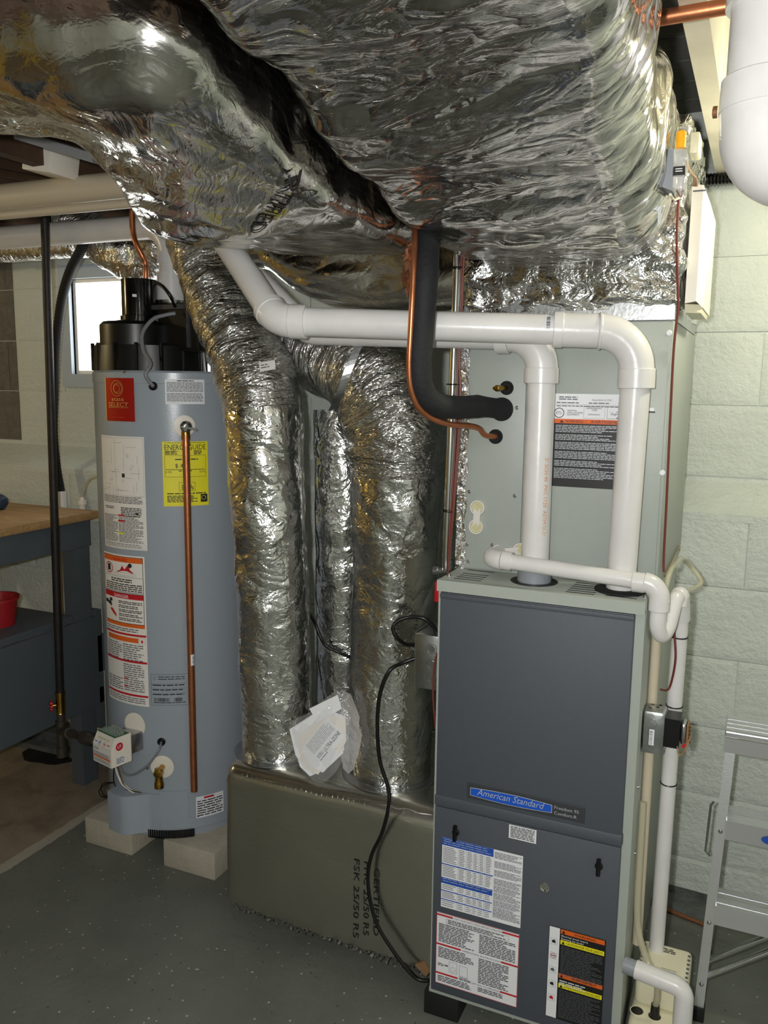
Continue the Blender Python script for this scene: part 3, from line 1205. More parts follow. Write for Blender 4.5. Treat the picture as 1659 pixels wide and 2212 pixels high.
def rrect(w, h, radii, n):
    """closed outline of a rounded rectangle 0..w, 0..h; radii = (bottom right, top right, top left, bottom left); n points evenly spaced. Returns [(x, y, nx, ny)]"""
    raw = []
    cs = [((w - radii[0], radii[0]), radii[0], -PI / 2), ((w - radii[1], h - radii[1]), radii[1], 0), ((radii[2], h - radii[2]), radii[2], PI / 2), ((radii[3], radii[3]), radii[3], PI)]
    for (cx, cy), r, a0 in cs:
        for i in range(9):
            a = a0 + PI / 2 * i / 8
            raw.append((cx + r * math.cos(a), cy + r * math.sin(a), math.cos(a), math.sin(a)))
    raw.append(raw[0])
    ln = [0]
    for i in range(1, len(raw)):
        ln.append(ln[-1] + math.hypot(raw[i][0] - raw[i - 1][0], raw[i][1] - raw[i - 1][1]))
    out = []
    k_ = 0
    for j in range(n):
        t_ = ln[-1] * j / n
        while ln[k_ + 1] < t_:
            k_ += 1
        f_ = (t_ - ln[k_]) / max(ln[k_ + 1] - ln[k_], 1e-9)
        q = [raw[k_][i] * (1 - f_) + raw[k_ + 1][i] * f_ for i in range(4)]
        out.append(q)
    return out


def interp(tab, x):
    if x <= tab[0][0]:
        return tab[0][1]
    for (a, va), (c, vc) in zip(tab, tab[1:]):
        if x <= c:
            t_ = (x - a) / (c - a)
            t_ = t_ * t_ * (3 - 2 * t_)
            return va + (vc - va) * t_
    return tab[-1][1]


# plenum on top of the coil
b = MB()
secs = []
for i in range(46):
    z = CZ1 + 0.022 + (2.035 - CZ1 - 0.022) * i / 45
    ring = []
    for (x, y, nx, ny) in rrect(CX1 + 0.012, 0.56, (0.02, 0.03, 0.03, 0.02), 150):
        X, Y = x - 0.004, CY0 - 0.006 + y
        d = 0.012 * nz3(X * 14, Y * 14, z * 30) + 0.006 * nz3(X * 40, Y * 40, z * 40) - 0.006 * (i < 2)
        ring.append((X + nx * d, Y + ny * d, z))
    secs.append(ring)
plen = thing('supply_plenum', (CX1 / 2, 0.4, CZ1), 'crinkled foil-wrapped plenum box on top of the pale grey coil cabinet', 'plenum')
loft(secs, 'foil_plenum').build('foil_wrap', plen)
b = MB()
b.box((0.001, CY0 + 0.001, CZ1), (CX1 - 0.001, CY1, CZ1 + 0.05), 'galv')
b.box((-0.001, CY0 - 0.001, CZ1), (CX1 + 0.001, CY1, CZ1 + 0.028), 'galv')
b.build('metal_collar', plen)

# big supply trunk coming forward over the furnace
ZB = [(-3.0, 1.945), (-1.1, 1.93), (-0.75, 1.9), (-0.4, 1.832), (-0.2, 1.797), (0.0, 1.765), (0.14, 1.755)]
XR = [(-3.0, 0.47), (-0.6, 0.468), (-0.25, 0.455), (0.05, 0.445), (0.14, 0.44)]
XLF = [(-3.0, 0.0), (-0.9, 0.005), (-0.6, -0.012), (-0.2, -0.025), (0.0, 0.0), (0.1, 0.04), (0.14, 0.05)]
ys = [0.13 - 0.0125 * i for i in range(112)] + [-1.27 - 0.12 * i for i in range(18)]
secs = []
for y in ys:
    zb, xr, xl = interp(ZB, y), interp(XR, y), interp(XLF, y)
    w, h = xr - xl, 2.035 - zb
    ring = []
    for (x, z, nx, nz_) in rrect(w, h, (min(0.085, h * 0.45), min(0.06, h * 0.4), 0.03, min(0.05, h * 0.4)), 170):
        X, Z = xl + x, zb + z
        bot = max(0.0, -nz_)
        sag = 0.010 * math.sin(PI * min(max(x / w, 0), 1)) * bot
        d = sag + 0.016 * nz3(X * 1.6 + y * 1.2, y * 7, Z * 3) + bot * 0.010 * nz3(X * 3 + 5, y * 22 + X * 5, 2)
        d += (1 - bot) * 0.008 * nz3(y * 20, Z * 8, X * 4) + 0.003 * nz3(X * 25, y * 40, Z * 30)
        ring.append((X + nx * d, y, min(Z + nz_ * d, 2.045)))
    secs.append(ring)
loft(secs, 'foil_trunk').build('supply_trunk_duct', label='broad foil-wrapped trunk duct running overhead from the plenum, below the joists', cat='duct')

# branch duct on its left: parallel to the trunk, then an elbow to the left
ST = [((-0.055, 0.10, 1.80), (-0.42, 0.03, 1.805)), ((-0.058, -0.10, 1.79), (-0.545, -0.07, 1.80)), ((-0.06, -0.28, 1.79), (-0.585, -0.19, 1.805)), ((-0.062, -0.44, 1.80), (-0.57, -0.31, 1.815)),
      ((-0.06, -0.60, 1.825), (-0.50, -0.43, 1.835)), ((-0.055, -0.74, 1.85), (-0.445, -0.53, 1.86)), ((-0.10, -0.83, 1.862), (-0.43, -0.59, 1.878)), ((-0.20, -0.86, 1.875), (-0.47, -0.60, 1.90)),
      ((-0.34, -0.87, 1.905), (-0.60, -0.575, 1.925)), ((-0.7, -0.87, 1.93), (-0.9, -0.56, 1.935)), ((-1.4, -0.87, 1.94), (-1.5, -0.56, 1.94)), ((-2.6, -0.87, 1.945), (-2.6, -0.56, 1.945))]
Os = catmull([s_[0] for s_ in ST], 9)
Is = catmull([s_[1] for s_ in ST], 9)
secs = []
for O, I in zip(Os, Is):
    d0 = Vector((O.x - I.x, O.y - I.y, 0))
    w = d0.length
    d0.normalize()
    ztop = 2.04
    zb = (O.z + I.z) / 2
    h = ztop - zb
    ring = []
    for (x, z, nx, nz_) in rrect(w, h, (min(0.035 + 0.06 * min(1.0, max(0.0, (-0.45 - O.y) / 0.35)), h * 0.55), 0.03, 0.03, min(0.05, h * 0.4)), 130):
        t_ = x / w
        base = I + (O - I) * t_
        zz = base.z * (1 - z / h) + ztop * (z / h)
        P = Vector((base.x, base.y, zz))
        bot = max(0.0, -nz_)
        d = 0.014 * nz3(P.x * 5, P.y * 5, P.z * 5) + 0.007 * nz3(P.x * 16, P.y * 16, P.z * 16) + bot * 0.012 * math.sin(PI * t_)
        d += (1 - bot) * 0.006 * nz3(P.x * 30 + P.y * 30, P.z * 6, 1)
        Q = P + d0 * (nx * d) + Vector((0, 0, nz_ * d))
        Q.z = min(Q.z, 2.047)
        ring.append(Q)
    secs.append(ring)
br = thing('branch_duct', (-0.3, -0.3, 1.79), 'foil-wrapped branch duct beside the broad trunk, bending left overhead, stamped with black letters', 'duct')
brm = loft(secs, 'foil_branch').build('foil_wrap', br)
# stamped print on its underside


def caster(ob, root, org, exv, eyv, direc, off):
    bvh = BVHTree.FromPolygons([tuple(v_.co) for v_ in ob.data.vertices], [tuple(p_.vertices) for p_ in ob.data.polygons])
    base_ = wloc(root)
    direc = Vector(direc)

    def fn(x, y, l):
        p_ = org + exv * x + eyv * y
        h_ = bvh.ray_cast(p_ - base_ - direc * 0.3, direc)
        return (h_[0] + base_ if h_[0] is not None else p_) - direc * off
    return fn


uo, vo_ = PZ(672, 405, 1.79), PZ(545, 492, 1.787)
ex = (vo_ - uo)
ex.z = 0
ex.normalize()
ey = Vector((0, 0, -1)).cross(ex)
s = Sheet(0.0001, 0.0001, 'foil_print', caster(brm, br, uo - ey * 0.01, ex, ey, (0, 0, 1), 0.0025))
s.text('CERTIFIED', 0, 0, 0.040, 'foil_print', wide=(vo_ - uo).length)
s.build('stamped_print', br)

# low duct between the branch and the plenum, behind the white pipe
secs = []
for i in range(56):
    t_ = i / 55
    x = 0.0 - 0.60 * t_
    zb = interp([(0, 1.672), (0.35, 1.675), (0.7, 1.71), (1, 1.80)], t_)
    ring = []
    for (u_, z, nx, nz_) in rrect(0.46, 2.03 - zb, (0.05, 0.03, 0.03, 0.05), 110):
        X, Y, Z = x, 0.17 + u_, zb + z
        d = 0.012 * nz3(X * 9, Y * 6, Z * 14) + 0.008 * nz3(X * 6, Y * 20, Z * 30)
        ring.append((X, Y + nx * d, Z + nz_ * d))
    secs.append(ring)
loft(secs, 'foil_branch').build('side_takeoff_duct', label='foil-wrapped side duct behind the white vent pipe, left of the plenum', cat='duct')

# three insulated risers out of the return box


def riser(name, pts, rad, seg, m, label, wr=0.007, flexfrom=None):
    path = catmull(pts, 26)
    n = len(path)
    rr = []
    for i in range(n):
        f_ = i / (n - 1) * (len(rad) - 1)
        a = int(f_)
        rr.append(rad[a] + (rad[min(a + 1, len(rad) - 1)] - rad[a]) * (f_ - a))
    sd = random.random() * 50

    def dsp(L, a, P):
        d = wr * nz3(P.x * 8, P.y * 8, P.z * 6 + sd) + wr * 0.55 * nz3(P.x * 22, P.y * 22, P.z * 17 + sd)
        if flexfrom is not None and P.z > flexfrom:
            k_ = min(1.0, (P.z - flexfrom) / 0.08)
            d += k_ * 0.006 * nz3(L * 45, a * 1.2, sd) + k_ * 0.006 * nz3(L * 20, math.cos(a) * 2, sd + 9)
        return d
    root = thing(name, (pts[0][0], pts[0][1], pts[0][2]), label, 'duct')
    k_ = len(path)
    cut = k_ if flexfrom is None else next((i for i, p in enumerate(path) if p.z > flexfrom), k_)
    b = MB()
    b.tube(path[:cut + 1], rr[:cut + 1], m, seg, True, disp=dsp)
    b.build('foil_sleeve', root)
    if cut < k_ - 1:
        L0 = sum((path[i + 1] - path[i]).length for i in range(cut))
        b = MB()
        b.tube(path[cut:], rr[cut:], 'foil_flex', seg, True, disp=dsp)
        b.build('elbow_wrap', root)
    return root


BZ1 = 0.492
d1 = riser('insulated_riser_duct', [(-0.535, 0.185, BZ1), (-0.54, 0.185, 0.75), (-0.552, 0.185, 1.05), (-0.566, 0.187, 1.30), (-0.575, 0.19, 1.42), (-0.61, 0.205, 1.52), (-0.69, 0.23, 1.64), (-0.79, 0.26, 1.79), (-0.85, 0.28, 1.90)],
           [0.098, 0.098, 0.1, 0.102, 0.108, 0.108, 0.094, 0.082, 0.08], 72, 'foil_round', 'foil-sleeved round riser duct next to the water heater, leaning left at its top', 0.006, 1.42)
d3 = riser('insulated_riser_duct', [(-0.197, 0.2, BZ1), (-0.197, 0.2, 0.75), (-0.193, 0.2, 1.05), (-0.188, 0.2, 1.27), (-0.2, 0.205, 1.40), (-0.26, 0.225, 1.495), (-0.36, 0.27, 1.545), (-0.5, 0.36, 1.58), (-0.66, 0.44, 1.62)],
           [0.108, 0.106, 0.107, 0.116, 0.128, 0.118, 0.105, 0.1, 0.1], 76, 'foil_round', 'foil-sleeved round riser duct beside the furnace with a crumpled elbow at its top', 0.007, 1.27)
d2 = riser('insulated_riser_duct', [(-0.415, 0.37, BZ1), (-0.415, 0.37, 0.9), (-0.42, 0.37, 1.25), (-0.425, 0.375, 1.43)], [0.088, 0.088, 0.088, 0.088], 64, 'foil_round',
           'foil-sleeved round riser duct in the gap behind the other two risers', 0.006)
for (cx, cy, r, root) in ((-0.535, 0.185, 0.118, d1), (-0.197, 0.2, 0.128, d3), (-0.415, 0.37, 0.1, d2)):
    b = MB()
    b.lathe((cx, cy, BZ1 - 0.001), (0, 0, 1), [(0, r), (0.004, r), (0.005, r - 0.02), (0.018, r - 0.024), (0.02, r - 0.04)], 'galv', 40)
    b.build('base_flange', root)
# seam flaps and hanging strap
for (px0, py0, px1, py1, yy, root) in ((645, 850, 668, 1500, 0.11, d1),):
    b = MB()
    n = 60
    pa, pc = PY(px0, py0, yy), PY(px1, py1, yy)
    for i in range(n):
        q0 = pa + (pc - pa) * (i / n)
        q1 = pa + (pc - pa) * ((i + 1) / n)
        w0 = Vector((0.006 * nz3(i * 0.35, 3, 1), 0.05, 0))
        w1 = Vector((0.006 * nz3((i + 1) * 0.35, 3, 1), 0.05, 0))
        b.quad([q0 + Vector((w0.x, 0, 0)), q1 + Vector((w1.x, 0, 0)), q1 + Vector((-0.025, 0.05, 0)), q0 + Vector((-0.025, 0.05, 0))], 'foil_tape', [(i * 0.01, 0), (i * 0.01 + 0.01, 0), (i * 0.01 + 0.01, 0.05), (i * 0.01, 0.05)])
    b.build('seam_flap', root)
b = MB()
path = catmull([PY(778, 738, 0.10), PY(752, 800, 0.08), PY(735, 850, 0.09), PY(718, 885, 0.13)], 6)
for i in range(len(path) - 1):
    u_ = Vector((0.010, 0.004, 0.003))
    b.quad([path[i] - u_, path[i] + u_, path[i + 1] + u_, path[i + 1] - u_], 'galv')
b.build('hanger_strap', d3)
b = MB()
a0 = PY(586, 790, 0.075)
s = Sheet(0.055, 0.022, 'paper', plane_fn(PY(562, 803, 0.075), (1, -0.25, 0.12), (-0.12, 0, 1)))
s.lines(0.006, 0.016, 0.03, 2, 0.006, 'ink_grey', 0.4)
s.build('paper_tag', d1)

# foil covered return box on the floor side of the furnace
BX0, BX1, BY0, BY1, BZ0 = -0.622, -0.004, 0.042, 0.52, 0.082
secs = []
for i in range(64):
    t_ = i / 63
    x = BX0 + (BX1 - BX0) * t_
    inset = 0.0
    e = min(t_, 1 - t_) * (BX1 - BX0)
    if e < 0.03 and t_ < 0.5:
        inset = 0.03 - math.sqrt(max(0, 0.03 ** 2 - (0.03 - e) ** 2))
    ring = []
    h = BZ1 - BZ0
    for (u_, z, nx, nz_) in rrect(BY1 - BY0 - 2 * inset, h - 2 * inset, (0.02, 0.04, 0.045, 0.018), 120):
        Y, Z = BY0 + inset + u_, BZ0 + inset + z
        d = 0.005 * nz3(x * 4, Y * 4, Z * 4) + 0.0012 * nz3(x * 9, Y * 9, Z * 11) + (0.004 * nz3(x * 40, 1, Z * 40) if (Z < BZ0 + 0.03) else 0)
        if nz_ > 0.6:
            d = 0.002 * nz3(x * 9, Y * 9, 4)
        ring.append((x, Y + nx * d, Z + nz_ * d - 0.018 * t_ * (1 - z / h)))
    secs.append(ring)
rb = thing('return_air_box', (-0.31, 0.28, BZ0), 'foil-faced insulated air box at the foot of the furnace carrying the three risers', 'air box')
rbm = loft(secs, 'foil_box').build('foil_jacket', rb)
b = MB()
for i in range(150):
    x = BX0 + 0.02 + (BX1 - BX0 - 0.03) * i / 149
    z = BZ0 + 0.003 - 0.018 * i / 149
    c_ = Vector((x + random.uniform(-0.003, 0.003), BY0 + 0.004 + random.uniform(-0.005, 0.003), z + random.uniform(-0.006, 0.003)))
    r_ = random.uniform(0.002, 0.006)
    p_ = [c_ + Vector((random.uniform(-1, 1), random.uniform(-1, 1), random.uniform(-1, 1))) * r_ * 1.3 for _ in range(4)]
    b0 = b.add(p_)
    for q in ((0, 1, 2), (0, 2, 3), (0, 3, 1), (1, 3, 2)):
        b.face([b0 + k_ for k_ in q], 'foil_tape', [(random.random(), random.random()) for _ in range(3)])
for i in range(70):
    z = BZ0 + 0.01 + (BZ1 - BZ0 - 0.06) * i / 69
    c_ = Vector((BX0 + 0.004 + random.uniform(-0.003, 0.003), BY0 + 0.022 + random.uniform(-0.004, 0.004), z))
    r_ = random.uniform(0.0015, 0.004)
    p_ = [c_ + Vector((random.uniform(-1, 1), random.uniform(-1, 1), random.uniform(-1, 1))) * r_ * 1.3 for _ in range(4)]
    b0 = b.add(p_)
    for q in ((0, 1, 2), (0, 2, 3), (0, 3, 1), (1, 3, 2)):
        b.face([b0 + k_ for k_ in q], 'foil_tape', [(random.random(), random.random()) for _ in range(3)])
b.build('frayed_edge', rb, smooth=False, kind='stuff')
b = MB()
b.prism([PY(896, 2085, BY0 - 0.004), PY(920, 2110, BY0 - 0.004), PY(928, 2100, BY0 - 0.004), PY(915, 2078, BY0 - 0.004)], (0, 0.02, 0), 'cardboard')
b.build('torn_corner', rb)
# stamped lines running down the front of the box: letters turned a quarter
qa = PY(808, 1885, BY0)
for k_, (txt, px, py, ln) in enumerate((('CERTIFIED', 812, 1878, 0.185), ('FHC 25/50 R5', 790, 1866, 0.2), ('FSK 25/50 R5', 768, 1860, 0.215))):
    q = PY(px, py, BY0 - 0.006)
    s = Sheet(0.0001, 0.0001, 'foil_print', caster(rbm, rb, q, Vector((0, 0, -1)), Vector((1, 0, 0)), (0, 1, 0), 0.0012))
    s.text(txt, 0, -0.008, 0.022, 'foil_print', wide=ln)
    s.build('stamped_print', rb)
# ================================================================== water heater
HC = Vector((-1.068, 0.455, 0.0))
HR, HZ0, HZ1 = 0.2445, 0.09, 1.532
toc = math.atan2(CAM.y - HC.y, CAM.x - HC.x)


def cyl_hit(px, py, r=HR):
    d = ray(px, py)
    o = CAM - HC
    a = d.x ** 2 + d.y ** 2
    bq = o.x * d.x + o.y * d.y
    c = o.x ** 2 + o.y ** 2 - r * r
    disc_ = max(bq * bq - a * c, 0.0)
    t_ = (-bq - math.sqrt(disc_)) / a
    q = CAM + d * t_
    return q, math.atan2(q.y - HC.y, q.x - HC.x)


def cyl_fn(a0, z0, r=HR):
    def fn(x, y, l):
        a = a0 + x / r
        k_ = r + 0.0006 + 0.0004 * l
        return Vector((HC.x + k_ * math.cos(a), HC.y + k_ * math.sin(a), z0 + y))
    return fn


def cyl_sheet(tl, br, m, right=None):
    qa, aa = cyl_hit(*tl)
    qb, ab = cyl_hit(*br)
    if right is not None:
        ab = cyl_hit(*right)[1]
    return Sheet((ab - aa) * HR, qa.z - qb.z, m, cyl_fn(aa, qb.z), step=0.008)


wh = thing('water_heater', (HC.x, HC.y, HZ0), 'tall blue-grey water heater with black blower on top and a copper discharge tube', 'water heater')
b = MB()
b.lathe((HC.x, HC.y, HZ0), (0, 0, 1), [(0, HR - 0.014), (0.028, HR - 0.012), (0.03, HR), (0.062, HR), (0.063, HR - 0.002), (1.405, HR - 0.002), (1.406, HR), (1.436, HR), (HZ1 - HZ0, HR - 0.006), (HZ1 - HZ0, 0.05)], 'heater_grey', 96)
b.build('tank_jacket', wh)
for px, py in ((269, 804), (428, 1762), (410, 1768), (319, 1659)):
    q, a = cyl_hit(px, py)
    b = MB()
    b.lathe(q, (math.cos(a), math.sin(a), 0), [(0, 0.0045), (0.003, 0.004)], 'chrome', 10)
    b.build('jacket_screw', wh)

# red maker label
s = cyl_sheet((227, 816), (292, 911), 'logo_red')
w, h = s.w, s.h
s.rect(0, 0, w * 0.035, h, 'logo_gold')
s.ring(w * 0.46, h * 0.76, w * 0.21, h * 0.185, 0.0012, 'logo_gold')
s.ring(w * 0.49, h * 0.76, w * 0.15, h * 0.13, 0.0012, 'logo_gold')
s.ring(w * 0.46, h * 0.755, w * 0.105, h * 0.095, 0.0012, 'logo_gold')
s.text('state', w * 0.48, h * 0.47, h * 0.13, 'logo_gold', align='C', wide=w * 0.42)
s.text('SELECT', w * 0.48, h * 0.34, h * 0.14, 'logo_gold', align='C', wide=w * 0.68)
s.rect(w * 0.13, h * 0.315, w * 0.70, h * 0.008, 'logo_gold', 2)
s.lines(w * 0.25, h * 0.1, w * 0.45, 1, h * 0.03, 'lab_red', 0.6, 0)
s.build('maker_label', wh, 'metallic red label with gold rings and lettering')
# white venting notice
s = cyl_sheet((356, 819), (441, 873), 'paper', right=(441, 820))
w, h = s.w, s.h
s.lines(w * 0.3, h * 0.96, w * 0.42, 1, h * 0.06, 'ink', 0.6, 0)
s.lines(w * 0.04, h * 0.88, w * 0.92, 8, h * 0.05, 'ink_grey', 0.5, 0.05)
s.lines(w * 0.04, h * 0.44, w * 0.92, 7, h * 0.05, 'ink_grey', 0.5, 0.05)
s.build('venting_notice', wh)
# energy guide
s = cyl_sheet((350, 954), (454, 1090), 'lab_yellow', right=(448, 953))
w, h = s.w, s.h
s.lines(w * 0.05, h * 0.985, w * 0.9, 1, h * 0.015, 'ink', 0.5, 0.1)
s.text('ENERGYGUIDE', w * 0.05, h * 0.875, h * 0.115, 'ink', wide=w * 0.9)
s.lines(w * 0.05, h * 0.86, w * 0.28, 3, h * 0.022, 'ink', 0.6, 0.2)
s.lines(w * 0.68, h * 0.86, w * 0.18, 3, h * 0.022, 'ink', 0.6, 0.2)
s.frame(w * 0.045, h * 0.455, w * 0.9, h * 0.335, 0.0008, 'ink')
s.lines(w * 0.27, h * 0.735, w * 0.5, 1, h * 0.028, 'ink', 0.6, 0)
s.text('$ 473', w * 0.27, h * 0.6, h * 0.09, 'ink', wide=w * 0.3)
s.rect(w * 0.06, h * 0.565, w * 0.86, h * 0.008, 'ink')
s.text('$ 458', w * 0.06, h * 0.52, h * 0.04, 'ink')
s.text('$ 525', w * 0.80, h * 0.52, h * 0.04, 'ink')
s.lines(w * 0.34, h * 0.555, w * 0.3, 1, h * 0.02, 'ink', 0.6, 0)
s.frame(w * 0.34, h * 0.235, w * 0.36, h * 0.135, 0.0008, 'ink')
s.lines(w * 0.4, h * 0.33, w * 0.26, 3, h * 0.028, 'ink', 0.5, 0.2)
s.lines(w * 0.08, h * 0.205, w * 0.86, 1, h * 0.03, 'ink', 0.5, 0)
s.lines(w * 0.08, h * 0.165, w * 0.66, 5, h * 0.022, 'ink', 0.55, 0.3)
s.rect(w * 0.815, h * 0.055, w * 0.155, h * 0.125, 'ink')
s.ring(w * 0.88, h * 0.125, w * 0.05, h * 0.035, 0.001, 'lab_yellow', 3)
s.build('energy_label', wh, 'yellow energy guide label')
# wiring diagram and instructions strip
s = cyl_sheet((219, 939), (318, 1190), 'paper_cream', right=(311, 945))
w, h = s.w, s.h
s.frame(w * 0.02, h * 0.48, w * 0.96, h * 0.505, 0.0005, 'ink_grey')
s.rect(w * 0.40, h * 0.48, 0.0005, h * 0.5, 'ink_grey')
for i in range(34):
    x_, y_ = w * random.uniform(0.05, 0.9), h * random.uniform(0.5, 0.95)
    if random.random() < 0.5:
        s.rect(x_, y_, min(w * random.uniform(0.04, 0.22), w * 0.96 - x_), 0.0006, 'ink_grey')
    else:
        l_ = h * random.uniform(0.03, 0.16)
        s.rect(x_, max(y_ - l_, h * 0.49), 0.0006, min(l_, y_ - h * 0.49), 'ink_grey')
for i in range(5):
    s.ring(w * random.uniform(0.5, 0.85), h * random.uniform(0.6, 0.92), 0.004, 0.004, 0.0005, 'ink_grey', seg=12)
s.rect(w * 0.55, h * 0.64, w * 0.06, h * 0.035, 'ink')
s.lines(w * 0.04, h * 0.47, w * 0.9, 5, h * 0.013, 'ink', 0.4, 0.2)
s.lines(w * 0.08, h * 0.375, w * 0.25, 2, h * 0.013, 'ink', 0.5, 0.2)
s.lines(w * 0.5, h * 0.375, w * 0.42, 6, h * 0.014, 'ink', 0.5, 0.2)
s.disc(w * 0.83, h * 0.325, 0.005, 0.0035, 'ink')
for a, c in ((0.04, 0.38), (0.44, 0.5)):
    s.lines(w * a, h * 0.3, w * (0.38 if a < 0.1 else 0.5), 20, h * 0.0122, 'ink', 0.42, 0.35)
for yy in (0.295, 0.245):
    s.rect(w * 0.43, h * yy, w * 0.15, h * 0.014, 'lab_red', 3)
s.rect(w * 0.43, h * 0.135, w * 0.13, h * 0.014, 'lab_yellow', 3)
s.frame(w * 0.03, h * 0.01, w * 0.94, h * 0.04, 0.0004, 'ink_grey')
s.lines(w * 0.05, h * 0.047, w * 0.86, 3, h * 0.012, 'ink_grey', 0.4, 0.2)
s.build('wiring_diagram', wh, 'tall white wiring diagram strip')
s = cyl_sheet((225, 1189), (321, 1527), 'paper_cream', right=(312, 1202))
w, h = s.w, s.h


def hazard(y0, y1, head, hc, txt, tc):
    s.frame(w * 0.02, h * y0, w * 0.95, h * (y1 - y0), 0.0016, 'ink')
    s.rect(w * 0.03, h * (y1 - 0.038), w * 0.93, h * 0.034, hc)
    s.text(txt, w * 0.5, h * (y1 - 0.033), h * 0.03, tc, align='C', wide=w * 0.34)


hazard(0.755, 0.99, 1, 'lab_orange', 'WARNING', 'lab_red')
s.ring(w * 0.2, h * 0.905, w * 0.11, h * 0.037, 0.003, 'lab_red', 3)
s.rect(w * 0.155, h * 0.885, w * 0.085, h * 0.043, 'ink', 2)
s.poly([(w * 0.40, h * 0.885), (w * 0.5, h * 0.9), (w * 0.55, h * 0.93), (w * 0.6, h * 0.905), (w * 0.68, h * 0.94), (w * 0.72, h * 0.905), (w * 0.8, h * 0.885)], 'lab_red', 3)
s.disc(w * 0.72, h * 0.935, w * 0.04, h * 0.015, 'ink', 4)
s.ring(w * 0.6, h * 0.875, w * 0.24, h * 0.01, 0.0006, 'ink', 3)
s.rect(w * 0.03, h * 0.855, w * 0.93, 0.0008, 'ink')
s.lines(w * 0.25, h * 0.842, w * 0.5, 2, h * 0.014, 'ink', 0.5, 0.2)
s.lines(w * 0.08, h * 0.81, w * 0.86, 4, h * 0.013, 'ink', 0.5, 0.2)
hazard(0.548, 0.75, 1, 'lab_red', 'DANGER', 'paper')
for cx_, cy_, r_ in ((0.09, 0.675, 0.05), (0.22, 0.69, 0.045), (0.18, 0.667, 0.05)):
    s.disc(w * cx_, h * cy_, w * r_, h * r_ * 0.26, 'ink', 3)
s.rect(w * 0.2, h * 0.645, w * 0.035, h * 0.025, 'ink', 3)
s.poly([(w * 0.18, h * 0.63), (w * 0.26, h * 0.635), (w * 0.36, h * 0.6), (w * 0.37, h * 0.58), (w * 0.28, h * 0.6)], 'lab_red', 3)
for i in range(5):
    s.lines(w * 0.43, h * (0.695 - 0.028 * i), w * 0.5, 2, h * 0.011, 'ink', 0.5, 0.3)
s.rect(w * 0.03, h * 0.525, w * 0.94, h * 0.026, 'lab_orange')
s.lines(w * 0.04, h * 0.515, w * 0.9, 2, h * 0.014, 'ink_grey', 0.45, 0.2)
for yy in (0.468, 0.288, 0.06):
    s.rect(w * 0.01, h * yy, w * 0.98, h * 0.014, 'lab_red')
s.rect(w * 0.08, h * 0.425, w * 0.76, h * 0.032, 'lab_orange')
s.frame(w * 0.86, h * 0.42, w * 0.11, h * 0.04, 0.0005, 'lab_red')
s.disc(w * 0.91, h * 0.438, w * 0.02, h * 0.01, 'lab_red')
for a in (0.04, 0.5):
    s.lines(w * a, h * 0.41, w * 0.43, 8, h * 0.0145, 'ink_grey', 0.42, 0.35)
    s.lines(w * a, h * (0.275 if a > 0.1 else 0.17), w * 0.43, 13 if a > 0.1 else 6, h * 0.0145, 'ink_grey', 0.42, 0.35)
for yy in (0.17, 0.12):
    s.rect(w * 0.5, h * yy, w * 0.1, h * 0.008, 'lab_red', 3)
s.lines(w * 0.04, h * 0.05, w * 0.9, 3, h * 0.014, 'ink_grey', 0.42, 0.2)
s.build('hazard_label', wh, 'tall white strip of orange and red hazard panels')
# rating plate and small danger label
s = cyl_sheet((326, 1456), (407, 1521), 'heater_grey', right=(407, 1456))
w, h = s.w, s.h
s.frame(0, 0, w, h, 0.0007, 'ink')
s.ring(w * 0.1, h * 0.87, 0.004, 0.005, 0.0007, 'ink', seg=14)
s.lines(w * 0.2, h * 0.93, w * 0.7, 2, h * 0.07, 'ink', 0.35, 0.1)
for yy in (0.7, 0.55, 0.4):
    s.rect(w * 0.02, h * yy, w * 0.96, 0.0004, 'ink')
    s.lines(w * 0.04, h * (yy - 0.03), w * 0.9, 1, h * 0.07, 'ink', 0.5, 0.1)
for a, c in ((0.08, 0.5), (0.62, 0.82)):
    x_ = a
    while x_ < c:
        d_ = random.uniform(0.006, 0.02)
        s.rect(w * x_, h * 0.12, w * d_, h * 0.12, 'ink')
        x_ += d_ + random.uniform(0.006, 0.014)
s.lines(w * 0.06, h * 0.1, w * 0.85, 1, h * 0.05, 'ink', 0.5, 0.1)
s.build('rating_plate', wh)
s = cyl_sheet((423, 1722), (482, 1752), 'paper', right=(482, 1706))
w, h = s.w, s.h
s.rect(w * 0.28, h * 0.87, w * 0.36, h * 0.09, 'lab_red')
s.lines(w * 0.04, h * 0.8, w * 0.92, 7, h * 0.11, 'ink', 0.45, 0.2)
s.build('danger_label', wh)

# relief valve and copper discharge tube
q, a = cyl_hit(398, 920)
nrm = Vector((math.cos(a), math.sin(a), 0))
sd = Vector((-nrm.y, nrm.x, 0))
b = MB()
b.lathe(q, nrm, [(0, 0.031), (0.002, 0.031), (0.003, 0.026), (0.003, 0)], 'plastic_white', 32)
b.build('escutcheon', wh)
b = MB()
b.lathe(q + nrm * 0.002, nrm, [(0, 0.013), (0.022, 0.013), (0.024, 0.0165), (0.042, 0.0165), (0.046, 0.012), (0.048, 0.004)], 'chrome', 24)
b.lathe(q + nrm * 0.03 + Vector((0, 0, 0.004)), (0, 0, -1), [(0, 0.011), (0.026, 0.0125), (0.036, 0.0125)], 'brass', 20)
tv = b.build('relief_valve', wh)
b = MB()
l0 = q + nrm * 0.05
b.box(l0 + Vector((-0.004, -0.004, -0.003)), l0 + Vector((0.032, 0.004, 0.003)), 'chrome', rot=Matrix.Rotation(0.45, 3, 'Y') @ Matrix.Rotation(math.atan2(sd.y, sd.x), 3, 'Z'), piv=l0)
b.build('lever', tv)
top = q + nrm * 0.03 + Vector((0, 0, -0.03))
zbot = PY(424, 1710, top.y).z
b = MB()
